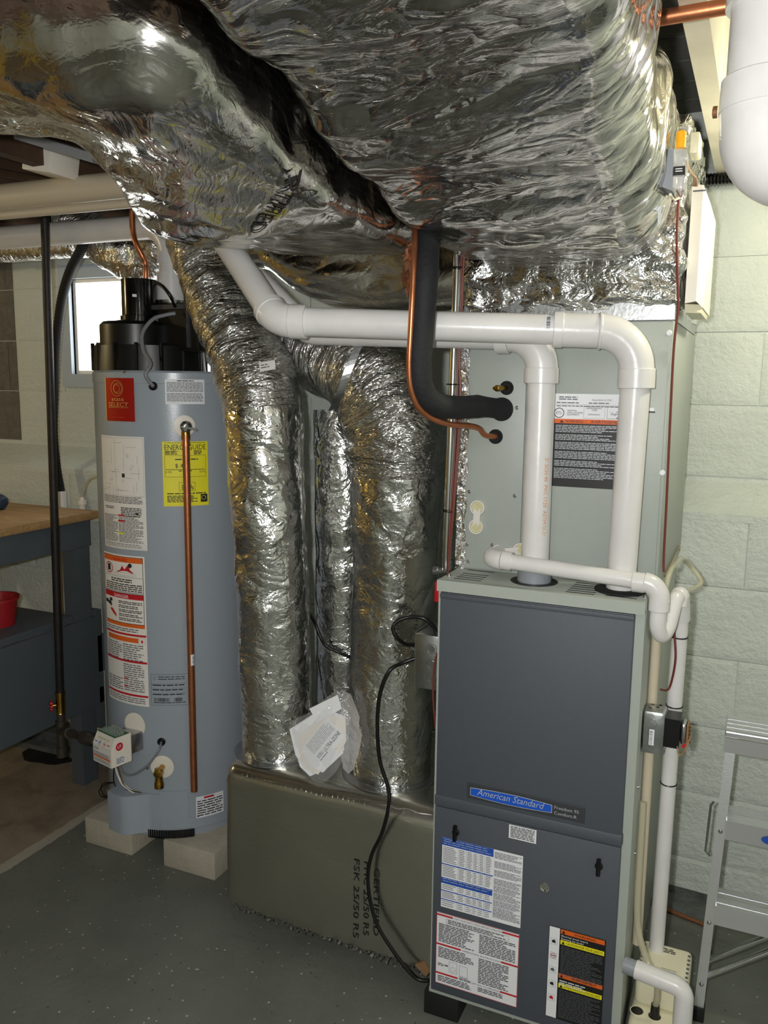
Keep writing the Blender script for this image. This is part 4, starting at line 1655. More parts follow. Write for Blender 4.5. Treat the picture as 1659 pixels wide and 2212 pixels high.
b.tube([top + Vector((0, 0, 0.008)), top + Vector((0, 0, -0.008)), top + Vector((0, 0, -0.0082)), top + Vector((0, 0, -0.026)), top + Vector((0, 0, -0.0262)), Vector((top.x, top.y, zbot))],
       [0.0125, 0.0125, 0.0105, 0.0125, 0.0103, 0.0103], 'copper', 20)
ct = b.build('copper_discharge_tube', wh)
b = MB()
zz = PY(418, 1425, top.y).z
s = Sheet(0.013, 0.034, 'paper', lambda x, y, l: Vector((top.x, top.y, zz - 0.017 + y)) + (nrm * math.cos((x - 0.002) / 0.0106) + sd * math.sin((x - 0.002) / 0.0106)) * (0.0106 + 0.0003 * l), step=0.003)
for i in range(7):
    s.rect(0.006, 0.006 + i * 0.0032, 0.005, random.uniform(0.0008, 0.002), 'ink')
s.build('barcode_sticker', ct)

# grommets, drain valve
for px, py, r in ((331, 834, 0.0125), (349, 1602, 0.0125)):
    q, a = cyl_hit(px, py)
    nrm = Vector((math.cos(a), math.sin(a), 0))
    b = MB()
    b.lathe(q, nrm, [(0, r), (0.004, r), (0.006, r * 0.8), (0.003, r * 0.5), (0.003, 0)], 'black', 22)
    b.build('cable_grommet', wh)
q, a = cyl_hit(351, 1656)
nrm = Vector((math.cos(a), math.sin(a), 0))
b = MB()
b.lathe(q, nrm, [(0, 0.036), (0.002, 0.036), (0.003, 0.03), (0.003, 0)], 'plastic_white', 32)
b.build('escutcheon', wh)
b = MB()
b.lathe(q, nrm, [(0, 0.009), (0.03, 0.009), (0.032, 0.0135), (0.05, 0.0135), (0.052, 0.009)], 'brass', 20)
b.lathe(q + nrm * 0.04, (0, 0, -1), [(-0.012, 0.012), (0.015, 0.011), (0.03, 0.0125), (0.035, 0.0145), (0.048, 0.0145)], 'brass', 20)
b.build('drain_valve', wh)

# gas control valve
q, a = cyl_hit(292, 1565)
nrm = Vector((math.cos(a), math.sin(a), 0))
sd = Vector((-nrm.y, nrm.x, 0))
b = MB()
b.lathe(q, nrm, [(0, 0.038), (0.002, 0.038), (0.003, 0.03), (0.003, 0)], 'plastic_white', 32)
b.build('escutcheon', wh)
q0, a0 = cyl_hit(247, 1612)
yaw_ = a + PI / 2 - 0.28
RM = Matrix.Rotation(yaw_, 3, 'Z')
gc = HC + Vector((math.cos(a), math.sin(a), 0)) * (HR + 0.075)
gc.z = cyl_hit(247, 1612)[0].z
gctr = PY(243, 1612, gc.y)
gctr.z = PY(243, 1612, gc.y).z
b = MB()
b.cbox(gctr + Vector((-0.036, 0.03, -0.03)), gctr + Vector((0.036, 0.085, 0.03)), 'galv', 0.004, rot=RM, piv=gctr)
b.build('valve_body', wh)
b = MB()
prof = [(-0.036, -0.045), (-0.036, 0.012), (-0.02, 0.044), (0.034, 0.044), (0.034, -0.045)]
pts = [Vector((-0.046, y_, z_)) for y_, z_ in prof]
b.prism([RM @ p + gctr for p in pts], RM @ Vector((0.092, 0, 0)), 'plastic_white')
gv = b.build('control_box', wh, angle=20)


def gfn(org, exv, eyv):
    nn_ = exv.cross(eyv)
    return lambda x, y, l: gctr + RM @ (org + exv * x + eyv * y + nn_ * (0.0008 + 0.0003 * l))


s = Sheet(0.088, 0.05, 'paper_cream', gfn(Vector((-0.044, -0.036, -0.043)), Vector((1, 0, 0)), Vector((0, 0, 1))))
s.rect(0.002, 0.017, 0.084, 0.005, 'lab_orange')
s.lines(0.004, 0.034, 0.08, 4, 0.003, 'ink_grey', 0.5, 0.2)
s.lines(0.004, 0.014, 0.08, 4, 0.003, 'ink_grey', 0.5, 0.2)
s.lines(0.004, 0.046, 0.025, 2, 0.003, 'ink_grey', 0.6, 0.2)
s.build('control_label', gv)
slope = Vector((0, 0.016, 0.032)).normalized()
s = Sheet(0.088, 0.034, 'plastic_white', gfn(Vector((-0.044, -0.036, 0.012)), Vector((1, 0, 0)), slope))
for i in range(6):
    s.disc(0.018 + 0.0098 * i, 0.022, 0.0038, 0.0038, 'cap_yellow', 2)
s.ring(0.03, 0.008, 0.0065, 0.0065, 0.001, 'lab_blue')
s.poly([(0.026, 0.008), (0.032, 0.0115), (0.032, 0.0045)], 'lab_blue', 3)
s.ring(0.054, 0.008, 0.0065, 0.0065, 0.001, 'lab_red')
s.poly([(0.058, 0.008), (0.052, 0.0115), (0.052, 0.0045)], 'lab_red', 3)
s.lines(0.006, 0.010, 0.012, 1, 0.004, 'lab_blue', 0.6, 0)
s.lines(0.066, 0.010, 0.014, 1, 0.004, 'lab_red', 0.6, 0)
s.build('button_panel', gv)
s = Sheet(0.088, 0.05, 'lab_black', gfn(Vector((-0.044, -0.02, 0.044)), Vector((1, 0, 0)), Vector((0, 1, 0))))
b_g = mat('label_green', '#2f6b3e', 0.5)
s.rect(0, 0, 0.088, 0.05, 'label_green')
s.lines(0.004, 0.046, 0.08, 7, 0.006, 'paper', 0.4, 0.2)
s.build('green_label', gv)
s = Sheet(0.05, 0.075, 'plastic_white', gfn(Vector((0.046, -0.03, -0.043)), Vector((0, 1, 0)), Vector((0, 0, 1))))
s.disc(0.022, 0.058, 0.0125, 0.0125, 'lab_red')
s.text('LP', 0.022, 0.0535, 0.014, 'paper', align='C')
s.rect(0.008, 0.004, 0.034, 0.022, 'paper')
s.lines(0.010, 0.024, 0.03, 4, 0.005, 'ink_grey', 0.5, 0.2)
s.build('side_label', gv)
# burner cover, wires
q, a = cyl_hit(290, 1750)
nrm = Vector((math.cos(a), math.sin(a), 0))
z1 = cyl_hit(290, 1708)[0].z
b = MB()
prof = []
aL, aR = cyl_hit(258, 1740)[1], cyl_hit(345, 1740)[1]
outl = []
for i in range(15):
    t_ = i / 14
    aa = aL + (aR - aL) * t_
    bump_ = 0.045 * (1 if t_ < 0.45 else max(0.0, 1 - (t_ - 0.45) / 0.33)) if t_ > 0.02 else 0.01
    bump_ = 0.045 * min(1.0, t_ / 0.06) if t_ < 0.06 else bump_
    outl.append(HC + Vector((math.cos(aa), math.sin(aa), 0)) * (HR + 0.002 + bump_))
inn = [HC + Vector((math.cos(aL + (aR - aL) * (1 - i / 14)), math.sin(aL + (aR - aL) * (1 - i / 14)), 0)) * (HR - 0.004) for i in range(15)]
poly = [Vector((p.x, p.y, HZ0 + 0.022)) for p in outl + inn]
b.prism(poly, (0, 0, z1 - HZ0 - 0.022), 'heater_grey')
b.build('burner_cover', wh, angle=50)
b = MB()
aR2 = cyl_hit(407, 1740)[1]
for i in range(12):
    a1 = aR + (aR2 - aR) * i / 12
    a2 = aR + (aR2 - aR) * (i + 1) / 12
    p = [HC + Vector((math.cos(t_), math.sin(t_), 0)) * (HR + 0.0025) for t_ in (a1, a2)]
    b.quad([Vector((p[0].x, p[0].y, HZ0 + 0.06)), Vector((p[1].x, p[1].y, HZ0 + 0.06)), Vector((p[1].x, p[1].y, z1 + 0.01)), Vector((p[0].x, p[0].y, z1 + 0.01))], 'heater_grey')
b.build('access_plate', wh)
# black mesh skirt at the base
b = MB()
aA, aB = cyl_hit(322, 1795)[1], cyl_hit(420, 1790)[1]
path = [HC + Vector((math.cos(aA + (aB - aA) * i / 40), math.sin(aA + (aB - aA) * i / 40), 0)) * (HR + 0.001) + Vector((0, 0, HZ0 + 0.016)) for i in range(41)]
for i in range(40):
    p, c = path[i], path[i + 1]
    o1 = (p - HC).normalized() * (0.003 if i % 2 else 0.006)
    b.quad([p + o1 - Vector((0, 0, 0.013)), c + o1 - Vector((0, 0, 0.013)), c + o1 + Vector((0, 0, 0.014)), p + o1 + Vector((0, 0, 0.014))], 'black')
b.build('air_screen', wh, smooth=False)


def wire(name, pts, r, m, parent, seg=8, sub=8):
    b = MB()
    b.tube(catmull(pts, sub), r, m, seg)
    return b.build(name, parent)


yg = cyl_hit(349, 1602)[0].y
g1 = cyl_hit(349, 1602)[0]
wire('sensor_cable', [g1, PY(343, 1620, yg - 0.03), PY(320, 1652, yg - 0.045), PY(290, 1672, yg - 0.05), PY(270, 1672, yg - 0.05), PY(258, 1655, yg - 0.04)], 0.0035, 'wire_grey', wh)
ya = cyl_hit(250, 1680)[0].y - 0.02
for i, (c_, pts) in enumerate((('paper_cream', [(250, 1655), (258, 1680), (275, 1700), (300, 1716)]), ('black', [(247, 1655), (246, 1690), (260, 1708), (285, 1712)]),
                               ('black', [(247, 1690), (228, 1695), (214, 1708), (222, 1722), (245, 1716), (262, 1706), (280, 1708)]), ('black', [(246, 1690), (225, 1692), (218, 1704), (228, 1720), (250, 1712)]),
                               ('brass', [(254, 1655), (265, 1690), (280, 1706), (305, 1712)]), ('paper', [(246, 1650), (262, 1692), (290, 1714)]))):
    wire('burner_wire', [PY(px, py, ya - 0.002 * i) for px, py in pts], 0.0017, c_, wh)
# blower assembly
HT = HZ1
b = MB()
c1 = Vector((PY(325, 770, 0.42).x, 0.42, HT))
b.lathe(c1, (0, 0, 1), [(0, 0.172), (0.075, 0.168), (0.078, 0.15), (0.078, 0)], 'black', 48)
for i in range(10):
    a = toc + (i - 4.5) * 0.42
    p = c1 + Vector((math.cos(a), math.sin(a), 0)) * 0.170
    b.tube([p, p + Vector((0, 0, 0.082))], 0.006, 'black_gloss', 8)
b.build('blower_base', wh)
c2 = PY(293, 720, 0.36)
b = MB()
zA = PY(293, 752, 0.36).z
zB = PY(293, 697, 0.36).z
b.lathe((c2.x, c2.y, zA), (0, 0, 1), [(0, 0.105), (zB - zA - 0.01, 0.105), (zB - zA, 0.095), (zB - zA, 0)], 'black', 48)
b.build('blower_drum', wh)
c3 = PY(301, 650, 0.36)
zC = PY(301, 603, 0.36).z
b = MB()
b.lathe((c3.x, c3.y, zB - 0.002), (0, 0, 1), [(0, 0.068), (0.006, 0.068), (0.007, 0.057), (0.02, 0.057), (0.022, 0.052), (zC - zB, 0.052), (zC - zB, 0.047), (zC - zB - 0.02, 0.046)], 'black_gloss', 40, caps=False)
it = b.build('intake_stack', wh)
s = Sheet(0.013, 0.008, 'paper', plane_fn(PY(286, 641, 0.307), (0.93, 0.35, -0.05), (0.05, 0, 1)))
s.build('white_sticker', it)
zM = PY(370, 700, 0.4).z
pL, pR = PY(340, 665, 0.36), PY(428, 672, 0.36)
b = MB()
b.box((pL.x, 0.36, HT + 0.06), (pR.x, 0.5, PY(380, 655, 0.36).z), 'black')
b.box((pL.x - 0.02, 0.352, PY(380, 668, 0.36).z), (PY(405, 660, 0.36).x, 0.5, PY(380, 658, 0.36).z), 'badge_grey')
b.box((PY(401, 660, 0.352).x, 0.352, HT + 0.07), (PY(406, 660, 0.352).x, 0.37, PY(380, 658, 0.36).z), 'badge_grey')
b.build('blower_housing', wh)
hx = PY(371, 640, 0.44)
zk = PY(371, 662, 0.44).z
b = MB()
b.lathe((hx.x, 0.44, zk - 0.03), (0, 0, 1), [(0, 0.05), (0.045, 0.05), (0.046, 0.046)], 'black', 36)
b.lathe((hx.x, 0.44, zk + 0.008), (0, 0, 1), [(0, 0.0515), (0.008, 0.0515)], 'chrome', 36)
b.build('outlet_collar', wh)
wire('vent_tube', [PY(379, 677, 0.345), PY(360, 680, 0.33), PY(330, 690, 0.3), PY(308, 720, 0.27), PY(310, 755, 0.25), PY(325, 785, 0.23), cyl_hit(322, 810)[0] + Vector((0, -0.015, 0)), cyl_hit(331, 834)[0]], 0.0058, 'wire_grey', wh, 10)
wire('blower_cord', [PY(332, 608, 0.32), PY(350, 618, 0.3), PY(368, 640, 0.3), PY(378, 662, 0.34)], 0.005, 'black', wh, 10)

for i, (x0, x1, lb) in enumerate(((-1.296, -1.104, 'pale concrete block under the water heater below the gas control'), (-0.978, -0.785, 'pale concrete block under the water heater next to the foil air box'))):
    b = MB()
    b.cbox((x0, 0.226, 0), (x1, 0.226 + 0.40, 0.0895), 'concrete_block', 0.004)
    b.build('concrete_block', label=lb, cat='block', group='blocks under the water heater')

# ================================================================== pipes by the water heater
GX, GY = -1.535, 0.37
gtop = PY(97, 476, GY)
gas = thing('gas_pipe', (GX, GY, 0.02), 'black iron gas pipe standing by the bench with a red-handled valve', 'gas pipe')
gp = PY(133, 1500, GY)


def on_gas(py):
    lo_, hi_ = PY(97, 476, GY), PY(134, 1635, GY)
    t_ = (py - 476) / (1635 - 476)
    return PY(97 + 37 * t_, py, GY)


b = MB()
b.tube([on_gas(440), on_gas(1498)], 0.0135, 'iron', 18)
b.build('riser_pipe', gas)
b = MB()
b.tube([on_gas(1494), on_gas(1500), on_gas(1501), on_gas(1520), on_gas(1538), on_gas(1540)], [0.017, 0.017, 0.0145, 0.0155, 0.0145, 0.016], 'brass', 18)
vb = b.build('ball_valve', gas)
p = on_gas(1522)
dv = Vector((-0.65, -0.75, 0)).normalized()
b = MB()
b.lathe(p + dv * 0.01, dv, [(0, 0.006), (0.018, 0.006)], 'brass', 12)
for i in range(6):
    a = 2 * PI * i / 6
    b.lathe(p + dv * 0.026 + Vector((-dv.y * math.cos(a), dv.x * math.cos(a), math.sin(a))) * 0.012, dv, [(0, 0.007), (0.007, 0.007), (0.008, 0.005)], 'red_paint', 10)
b.lathe(p + dv * 0.025, dv, [(0, 0.013), (0.008, 0.013), (0.009, 0.004), (0.012, 0.004)], 'red_paint', 16)
b.build('red_handle', vb)
b = MB()
b.tube([on_gas(1540), on_gas(1556), on_gas(1556.5), on_gas(1563), on_gas(1563.5), on_gas(1592), on_gas(1592.5), on_gas(1612), on_gas(1612.5), on_gas(1634)], [0.0135, 0.0135, 0.0185, 0.0185, 0.0165, 0.0165, 0.0145, 0.0145, 0.0175, 0.0175], 'iron_fit', 18)
pt = on_gas(1578)
pe = PY(203, 1599, 0.26)
d_ = (pe - pt)
b.tube([pt, pt + d_ * 0.22, pt + d_ * 0.221, pt + d_ * 0.27, pt + d_ * 0.271, pt + d_ * 0.66], [0.0155, 0.0155, 0.0185, 0.0185, 0.0125, 0.0125], 'iron_fit', 18)
b.build('tee_and_drip_leg', gas)
b = MB()
b.tube([pt + d_ * 0.64, pt + d_ * 0.68, pt + d_ * 0.7, pt + d_ * 0.88, pt + d_ * 0.9, pt + d_ * 0.98], [0.015, 0.02, 0.0225, 0.0225, 0.018, 0.011], 'iron_fit', 8)
b.build('union', gas)

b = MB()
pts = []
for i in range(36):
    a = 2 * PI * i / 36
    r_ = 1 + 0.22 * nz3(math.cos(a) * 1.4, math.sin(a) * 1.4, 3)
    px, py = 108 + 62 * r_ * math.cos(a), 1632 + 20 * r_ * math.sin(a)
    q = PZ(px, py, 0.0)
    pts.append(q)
b.prism(pts, (0, 0, 0.006), 'patch_black')  # flat irregular black patch laid on the floor
b.build('black_patch', label='flat black patch lying on bare concrete under the gas pipe', cat='mat')

# black ribbed drain hose down to a white stub pipe
hp = catmull([PY(190, 505, 0.5), PY(172, 545, 0.52), PY(150, 590, 0.56), PY(133, 650, 0.62), PY(123, 730, 0.66), PY(118, 830, 0.66), PY(115, 930, 0.655), PY(122, 1010, 0.65), PY(131, 1063, 0.65)], 22)
hose = thing('drain_hose', (hp[-1].x, hp[-1].y, 1.03), 'black ribbed hose hanging by the window into a white stub pipe', 'hose')
b = MB()
b.tube(hp, [0.0155 + (0.0018 if i % 2 else 0) for i in range(len(hp))], 'black_matte', 16)
b.build('ribbed_hose', hose)
b = MB()
b.cyl(hp[-1] + Vector((0.003, 0, 0.004)), hp[-1] + Vector((0.006, 0, -0.06)), 0.019, 'pvc', 20)
b.build('stub_pipe', hose)
b = MB()
p0 = PY(178, 1085, 0.66)
b.lathe(p0 + Vector((0, 0, -0.05)), (0, 0, 1), [(0, 0.011), (0.04, 0.011), (0.042, 0.016), (0.056, 0.016), (0.058, 0.009), (0.07, 0.008)], 'plastic_white', 18)
b.tube(catmull([p0 + Vector((0, 0, 0.018)), PY(182, 1060, 0.66), PY(190, 1040, 0.66), PY(206, 1030, 0.66), PY(230, 1030, 0.66)], 8), 0.006, 'clear_tube', 10)
b.build('condensate_tube', label='clear tube with a white cap rising behind the bench corner', cat='tube')

# ------------------------------------------------------------------ bench
bn = thing('workbench', (-1.95, 0.0, 0), 'grey painted workbench with plywood top running along beside the gas pipe', 'workbench')
BX = -1.575
b = MB()
b.cbox((-2.3, -1.5, 1.002), (BX + 0.012, 0.63, 1.03), 'plywood', 0.002)
b.build('top', bn)
b = MB()
b.box((BX - 0.045, -1.45, 0.905), (BX - 0.005, 0.60, 1.001), 'bench_grey')
b.build('apron', bn, smooth=False)
b = MB()
b.box((-2.25, 0.56, 0.905), (BX - 0.046, 0.60, 1.001), 'bench_grey')
b.build('apron', bn, smooth=False)
for x0, y0 in ((BX - 0.062, 0.52), (BX - 0.062, -1.45), (-2.26, 0.52), (-2.26, -1.45)):
    b = MB()
    b.box((x0, y0, 0), (x0 + 0.057, y0 + 0.07, 0.904), 'bench_grey')
    b.build('leg', bn, smooth=False)
b = MB()
b.box((-2.25, -1.4, 0.64), (BX - 0.0, 0.495, 0.665), 'bench_grey')
b.build('shelf', bn, smooth=False)
b = MB()
b.box((BX - 0.002, -1.4, 0.30), (BX + 0.012, 0.60, 0.638), 'bench_grey')
b.build('side_panel', bn, smooth=False)
for z0, z1, y1 in ((0.30, 0.66, 0.625), (0.42, 0.56, 0.645), (0.20, 0.36, 0.625)):
    b = MB()
    b.box((BX - 0.03, 0.601, z0), (BX + 0.008, y1, z1), 'bench_grey')
    b.build('end_board', bn, smooth=False)
b = MB()
b.box((-2.25, 0.60, 0.12), (-1.68, 0.70, 0.135), 'bench_grey')
b.build('low_shelf', bn, smooth=False)
b = MB()
q = PX(6, 1262, -1.72)
b.lathe((q.x, q.y - 0.03, 0.6655), (0, 0, 1), [(0, 0.055), (0.09, 0.068), (0.09, 0.074), (0.1, 0.074), (0.1, 0.066), (0.01, 0.052)], 'bench_red', 28, caps=False)
b.build('red_bucket', label='small red plastic bucket on the bench shelf', cat='bucket')
b = MB()
q = PZ(-2, 1083, 1.06)
b.lathe((q.x, q.y, 1.0305), (0, 0, 1), [(0, 0.01), (0.004, 0.022), (0.022, 0.032), (0.04, 0.03), (0.055, 0.012), (0.058, 0.0)], 'blue_plastic', 24)
b.build('blue_ball', label='dark blue rounded object on the plywood bench top', cat='ball')
b = MB()
p0, p1 = PY(140, 1150, 0.66), PY(140, 1302, 0.66)
b.cyl((p1.x, 0.66, 0.62), (p0.x, 0.66, 1.0), 0.018, 'pvc_tan', 18)
b.build('standpipe', label='cream plastic standpipe against the wall behind the bench leg', cat='pipe')

# ------------------------------------------------------------------ overhead pipes on the left
def overhead(name, pts, r, m, label, bend=0.06, hubs=()):
    root = thing(name, pts[0], label, 'pipe')
    b = MB()
    b.tube(bends(pts, bend), r, m, 24)
    b.build('pipe', root)
    for a, c, rr in hubs:
        b = MB()
        b.cyl(a, c, rr, m, 26)
        b.build('coupling', root)
    return root


a0, a1 = PY(-60, 432, 0.12), PY(300, 422, 0.12)
overhead('drain_pipe', [Vector((-2.9, 0.12, a0.z + 0.002)), Vector((-0.66, 0.12, a0.z - 0.004))], 0.036, 'pvc_tan', 'thick cream drain pipe crossing under the joists above the window')
z_ = PY(0, 467, 0.12).z
overhead('conduit_pipe', [Vector((-2.9, 0.10, z_)), Vector((-0.66, 0.10, z_ - 0.004))], 0.0125, 'pvc_tan', 'thin cream pipe tight under the thick cream drain pipe')
ytop = PY(371, 540, 0.44)
zt = PY(150, 505, 0.44).z
hv = overhead('heater_vent_pipe', [Vector((hx.x, 0.44, zk + 0.016)), Vector((hx.x, 0.44, zt - 0.0)), Vector((-2.9, 0.44, zt + 0.01))], 0.0365, 'pvc', 'white vent pipe rising from the water heater blower and turning left', 0.085,
              [(Vector((hx.x, 0.44, zk + 0.014)), Vector((hx.x, 0.44, zk + 0.075)), 0.0475), (Vector((hx.x, 0.44, zk + 0.075)), Vector((hx.x, 0.44, zk + 0.10)), 0.043), (Vector((hx.x, 0.44, zk + 0.125)), Vector((hx.x, 0.44, zk + 0.16)), 0.0415)])
# copper water line dropping to the heater
one_tube('copper_water_line', catmull([PY(284, 440, 0.36), PY(287, 500, 0.36), PY(295, 528, 0.36), PY(307, 552, 0.37), PY(314, 570, 0.38), PY(315, 606, 0.38), PY(316, 760, 0.4)], 8), 0.0085, 'copper', 'reddish copper water line dropping to the water heater behind the black intake stack', 'pipe')
# sagging foil duct behind the heater, over the window
riser_pts = [PY(205, 470, 0.5), PY(212, 520, 0.54), PY(250, 560, 0.58), PY(300, 565, 0.6), PY(340, 540, 0.6), PY(350, 470, 0.6)]
b = MB()
pth = catmull([PY(150, 478, 0.58), PY(215, 520, 0.6), PY(275, 555, 0.6), PY(320, 560, 0.62), PY(355, 520, 0.62), PY(380, 470, 0.62)], 14)
b.tube(pth, 0.075, 'foil_flex', 44, True, disp=lambda L, a, P: 0.014 * nz3(P.x * 12, P.y * 12, P.z * 12) + 0.006 * nz3(P.x * 40, P.y * 40, P.z * 40))
b.build('sagging_foil_duct', label='sagging crumpled foil duct hanging behind the water heater in front of the window', cat='duct')
# clutter up under the joists at the left
b = MB()
q = PY(82, 338, 0.0)
b.cbox(q + Vector((-0.055, 0, -0.035)), q + Vector((0.045, 0.1, 0.035)), 'plastic_white', 0.004, rot=Matrix.Rotation(0.18, 3, 'Y'))
b.build('white_box', label='small white box hung under the joists above the cream pipes', cat='box')
b = MB()
pth = catmull([Vector((-2.6, 0.66, 1.99)), Vector((-1.6, 0.62, 1.975)), Vector((-0.95, 0.60, 1.99))], 20)
b.tube(pth, 0.05, 'foil_flex', 36, True, disp=lambda L, a, P: 0.01 * nz3(P.x * 12, P.y * 12, P.z * 12))
b.build('far_foil_duct', label='dull foil duct tucked above the cream pipes on the left', cat='duct')
b = MB()
q0, q1 = PY(-40, 365, 0.16), PY(150, 402, 0.16)
b.tube([q0, q1], 0.012, 'wood_dark', 8)
b.build('brown_batten', label='reddish brown batten sloping above the thick cream pipe', cat='batten')
b = MB()
q0, q1 = PY(30, 300, -0.3), PY(200, 352, -0.25)
b.prism([q0, q0 + Vector((0, 0, 0.02)), q1 + Vector((0, 0, 0.02)), q1], (0.02, 0.12, 0), 'alu')
b.build('metal_flange', br, smooth=False)

# ================================================================== furnace vent pipes
VR = 0.0302
zH = 1.612
vp = thing('vent_pipe', (V2.x, V2.y, FZ1 + 0.006), 'white vent pipe from the furnace gasket turning left across the foil risers', 'pipe')
A = Vector((V2.x, V2.y, FZ1 + 0.006))
B = Vector((0.392, 0.064, zH))
C = Vector((-0.338, -0.125, 1.634))
D = Vector((-0.54, -0.0, 1.81))
E_ = Vector((-0.66, 0.06, 1.92))
b = MB()
pth = bends([A, B, C, D, E_], 0.075, 14)
b.tube(pth, VR, 'pvc', 32)
vpipe = b.build('pipe', vp)


def hub(a, c, r, parent, m='pvc', name='coupling'):
    b = MB()
    a, c = Vector(a), Vector(c)
    d = (c - a).normalized() * 0.0015
    b.tube([a, a + d, c - d, c], [r - 0.0012, r, r, r - 0.0012], m, 32)
    return b.build(name, parent)


def elbow(p, c, n_, rad, r, parent, m='pvc'):
    q = bends([p, c, n_], rad, 14)
    b = MB()
    b.tube(q[1:-1], r, m, 32)
    return b.build('elbow', parent)


elbow(A, B, C, 0.078, 0.0352, vp)
hub(B + Vector((0, 0, -0.078 - 0.034)), B + Vector((-0.0005, 0, -0.072)), 0.0372, vp)
du = (C - B).normalized()
hub(B + du * 0.074, B + du * 0.080 + du * 0.0, 0.0375, vp)
hub(B + du * 0.080, B + du * 0.165, 0.0345, vp)
hub(B + du * 0.150, B + du * 0.17, 0.0365, vp)
elbow(B, C, D, 0.075, 0.035, vp)
hub(C - du * 0.065, C - du * 0.03, 0.0365, vp)
dn = (D - C).normalized()
hub(C + dn * 0.03, C + dn * 0.05, 0.036, vp)
pb = PY(1206, 722, 0.0)
pc_ = B + du * 0.172


def around(c, ax, r, off=0.0):
    ax = ax.normalized()
    fr = (CAM - c)
    fr = (fr - ax * fr.dot(ax)).normalized()
    sd_ = ax.cross(fr)
    return lambda x, y, l: c + ax * y + (fr * math.cos(x / r + off) + sd_ * math.sin(x / r + off)) * (r + 0.0004 + 0.0003 * l)


s = Sheet(0.034, 0.011, 'paper', around(pc_ + du * 0.004, du, VR), step=0.004)
x_ = 0.003
while x_ < 0.03:
    d_ = random.uniform(0.0005, 0.0016)
    s.rect(x_, 0.001, d_, 0.008, 'ink')
    x_ += d_ + random.uniform(0.0004, 0.0012)
s.build('barcode_sticker', vpipe)
vp2 = thing('vent_pipe', (V1.x, V1.y, FZ1 + 0.02), 'white vent pipe from the grey furnace collar ducking behind the crossing pipe, printed in orange', 'pipe')
A2 = Vector((V1.x, V1.y, FZ1 + 0.012))
B2 = Vector((0.193, 0.078, 1.607))
C2 = Vector((-0.36, 0.05, 1.622))
D2 = Vector((-0.52, 0.08, 1.75))
b = MB()
b.tube(bends([A2, B2, C2, D2], 0.07, 14), VR, 'pvc', 32)
vpi2 = b.build('pipe', vp2)
elbow(A2, B2, C2, 0.072, 0.0345, vp2)
hub(B2 + Vector((0, 0, -0.072 - 0.027)), B2 + Vector((0, 0, -0.066)), 0.0368, vp2)
hub(B2 + Vector((-0.072, 0, 0)), B2 + Vector((-0.10, 0, 0)), 0.0368, vp2)


def pipe_print(c, ax, r, off, txt, ln, size, parent, m='orange_ink'):
    f0 = around(c, ax, r, off)
    vs_, fs_, tw = text_mesh(txt, 1.0, 0.0)
    b = MB()
    b0 = b.add([f0(q[1] * size, -q[0] / tw * ln, 1) for q in vs_])
    for q in fs_:
        b.face([b0 + i for i in q], m)
    b.build('printed_line', parent, smooth=False)


pz = PY(1190, 990, 0.05).z
pipe_print(Vector((V1.x - 0.001, V1.y + 0.002, pz)), Vector((0, 0, 1)), VR, 0.45, '2" SCH 40  PVC 1120  ASTM D-2665 DWV   NSF-dwv', 0.27, 0.0125, vpi2)
pz = PY(1340, 870, 0.05).z
pipe_print(Vector((0.389, 0.076, pz)), Vector((0, 0, 1)), VR, -1.05, '2" SCH 40  PVC 1120  ASTM D-2665  DWV  NSF', 0.24, 0.0125, vpipe)

# ================================================================== refrigerant lines, conduit, wires
sl = thing('suction_line', (0.0, -0.1, 1.45), 'black foam-covered refrigerant line hanging from the duct and bending into the coil cabinet', 'pipe')
b = MB()
pts = [PY(926, 470, -0.06), PY(924, 520, -0.10), PY(920, 600, -0.14), PY(912, 700, -0.145), PY(906, 790, -0.14), PY(912, 842, -0.125), PY(938, 872, -0.09), PY(985, 880, -0.02), PY(1035, 878, 0.05), PY(1085, 884, 0.118)]
pth = catmull(pts, 10)
n = len(pth)
rad = [0.0245 if i / n < 0.86 else 0.026 - 0.004 * math.sin(PI * min((i / n - 0.86) / 0.14, 1)) for i in range(n)]
b.tube(pth, rad, 'foam', 28)
sb = b.build('foam_sleeve', sl)
b = MB()
q = pth[9]
b.tube([pth[9], pth[9] + (pth[10] - pth[9]) * 0.3], 0.0249, 'black_matte', 28)
b.build('sleeve_joint', sl)
one_tube('liquid_line', catmull([PY(896, 470, -0.10), PY(896, 530, -0.14), PY(892, 620, -0.165), PY(887, 720, -0.165), PY(884, 790, -0.16), PY(888, 840, -0.15), PY(904, 880, -0.13), PY(935, 905, -0.09), PY(975, 917, -0.03), PY(1015, 920, 0.03), PY(1035, 926, 0.06), PY(1048, 940, 0.085), PY(1071, 943, 0.117)], 9), 0.0062, 'copper', 'thin bright copper line curving beside the black foam line', 'pipe', 12)
yc = 0.085
em = thing('conduit', (-0.03, yc, FZ1), 'silver electrical conduit standing on the furnace top corner with brown wires tied to it', 'conduit')
c0, c1 = PY(989, 530, yc), PY(963, 1232, yc)
b = MB()
b.tube([c0, c1], 0.0092, 'chrome', 18)
b.build('tube', em)
b = MB()
q = PY(948, 1233, yc)
b.lathe(c1 + Vector((0.004, 0, 0.0)), (-1, 0, -0.1), [(0, 0.008), (0.02, 0.008), (0.022, 0.011), (0.034, 0.011), (0.036, 0.006)], 'galv', 12)
b.build('connector', em)
